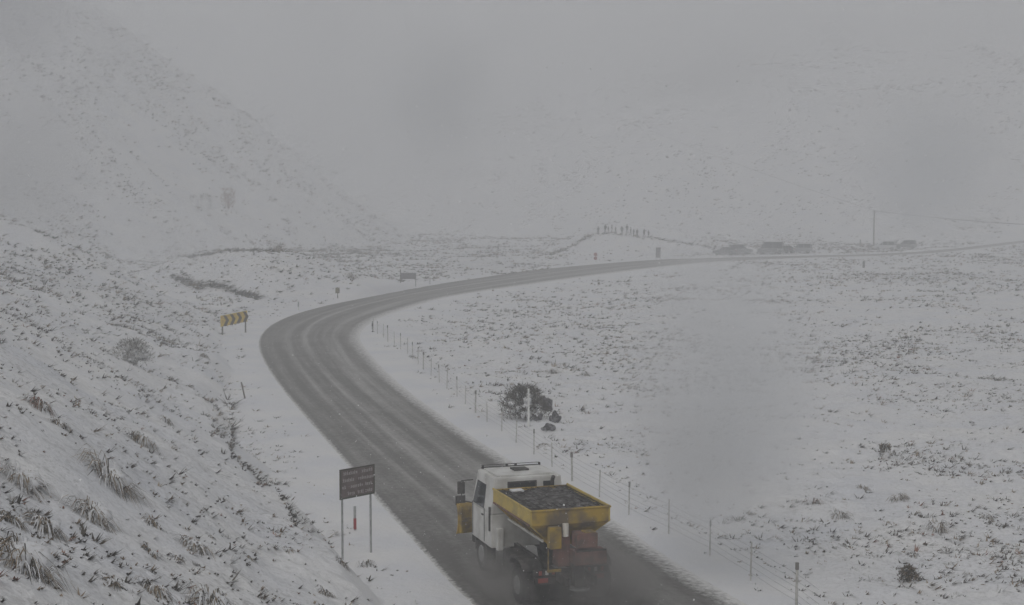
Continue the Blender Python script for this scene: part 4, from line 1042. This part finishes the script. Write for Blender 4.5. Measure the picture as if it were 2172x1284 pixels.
def mist(px, py, dist, wpx, hpx, depth, dens, label, col=(.935, .947, .96)):
    d = ray(px, py); d = d / d[1]; c = Vector((d[0] * dist, dist, CAMH + d[2] * dist)); k = dist / FPX
    m = volume_mat('mist_and_lens_smudge', dens, col, True, 1.3, 0.0)
    puff('mist_and_lens_smudge', c, (wpx * k / 2, depth, hpx * k / 2), 0, m, label)
mist(1530, 850, 46, 540, 820, 5, 0.40, 'grey mist volume standing in for a wet lens spot over the right field')  # added volume: large water spot on the lens, built as mist
mist(1965, 350, 200, 340, 380, 20, 0.07, 'grey mist volume standing in for a wet lens spot right of the power pole', (.865, .885, .905))  # added volume, greyed to imitate a lens droplet
mist(50, 340, 120, 360, 420, 12, 0.11, 'dull mist volume standing in for a wet lens spot at the upper left edge', (.87, .88, .89))  # lens droplet blur imitated by an added dull volume
mist(380, 520, 110, 380, 200, 6, 0.08, 'thin mist volume standing in for a wet lens spot over the near spur')  # thin added volume for a droplet blur on the lens
mist(860, 230, 300, 900, 620, 45, 0.014, 'cloud bank filling the gap between the hills')
mist(1500, 120, 380, 1300, 420, 60, 0.006, 'cloud bank resting on the mountain behind the lookout')
mist(120, 60, 230, 800, 420, 35, 0.016, 'cloud hiding the top of the left hill')

def snowfall():
    n = 45000
    y = 9 + 95 * rng.random(n) ** 0.8; x = (rng.random(n) * 2 - 1) * (0.42 * y + 2); z = CAMH + 6 - rng.random(n) * 0.36 * y - rng.random(n) * 8
    g = height(x, y, False); k = z > g + 0.2; x, y, z = x[k], y[k], z[k]; n = len(x)
    a = rng.normal(0, 1, (n, 3)); a /= np.linalg.norm(a, axis=1)[:, None]; b = np.cross(a, rng.normal(0, 1, (n, 3))); b /= np.linalg.norm(b, axis=1)[:, None]
    r_ = (0.004 + 0.005 * rng.random(n))[:, None]; c = np.stack([x, y, z], 1)
    V = np.stack([c + a * r_, c + b * r_, c - a * r_, c - b * r_], 1).reshape(-1, 3)
    me = mesh_np('falling_snow', V, np.arange(4 * n).reshape(-1, 4), [mat('snowflake', (.85, .85, .86), .9)])
    tag(link('falling_snow', me), 'light snowflakes falling through the air over the road', kind='stuff')
snowfall()
mist(930, 200, 240, 330, 340, 22, 0.05, 'dark mist volume standing in for a lens smudge at the upper centre', (.87, .885, .90))  # added dark volume imitating a smudge on the lens
mist(0, 20, 150, 420, 260, 14, 0.09, 'dark mist volume standing in for lens darkening in the top left corner', (.82, .83, .85))  # corner darkening from the lens, put in as a dark volume
mist(1500, 160, 260, 520, 200, 22, 0.025, 'faint grey wisp in front of the right mountain', (.9, .905, .91))
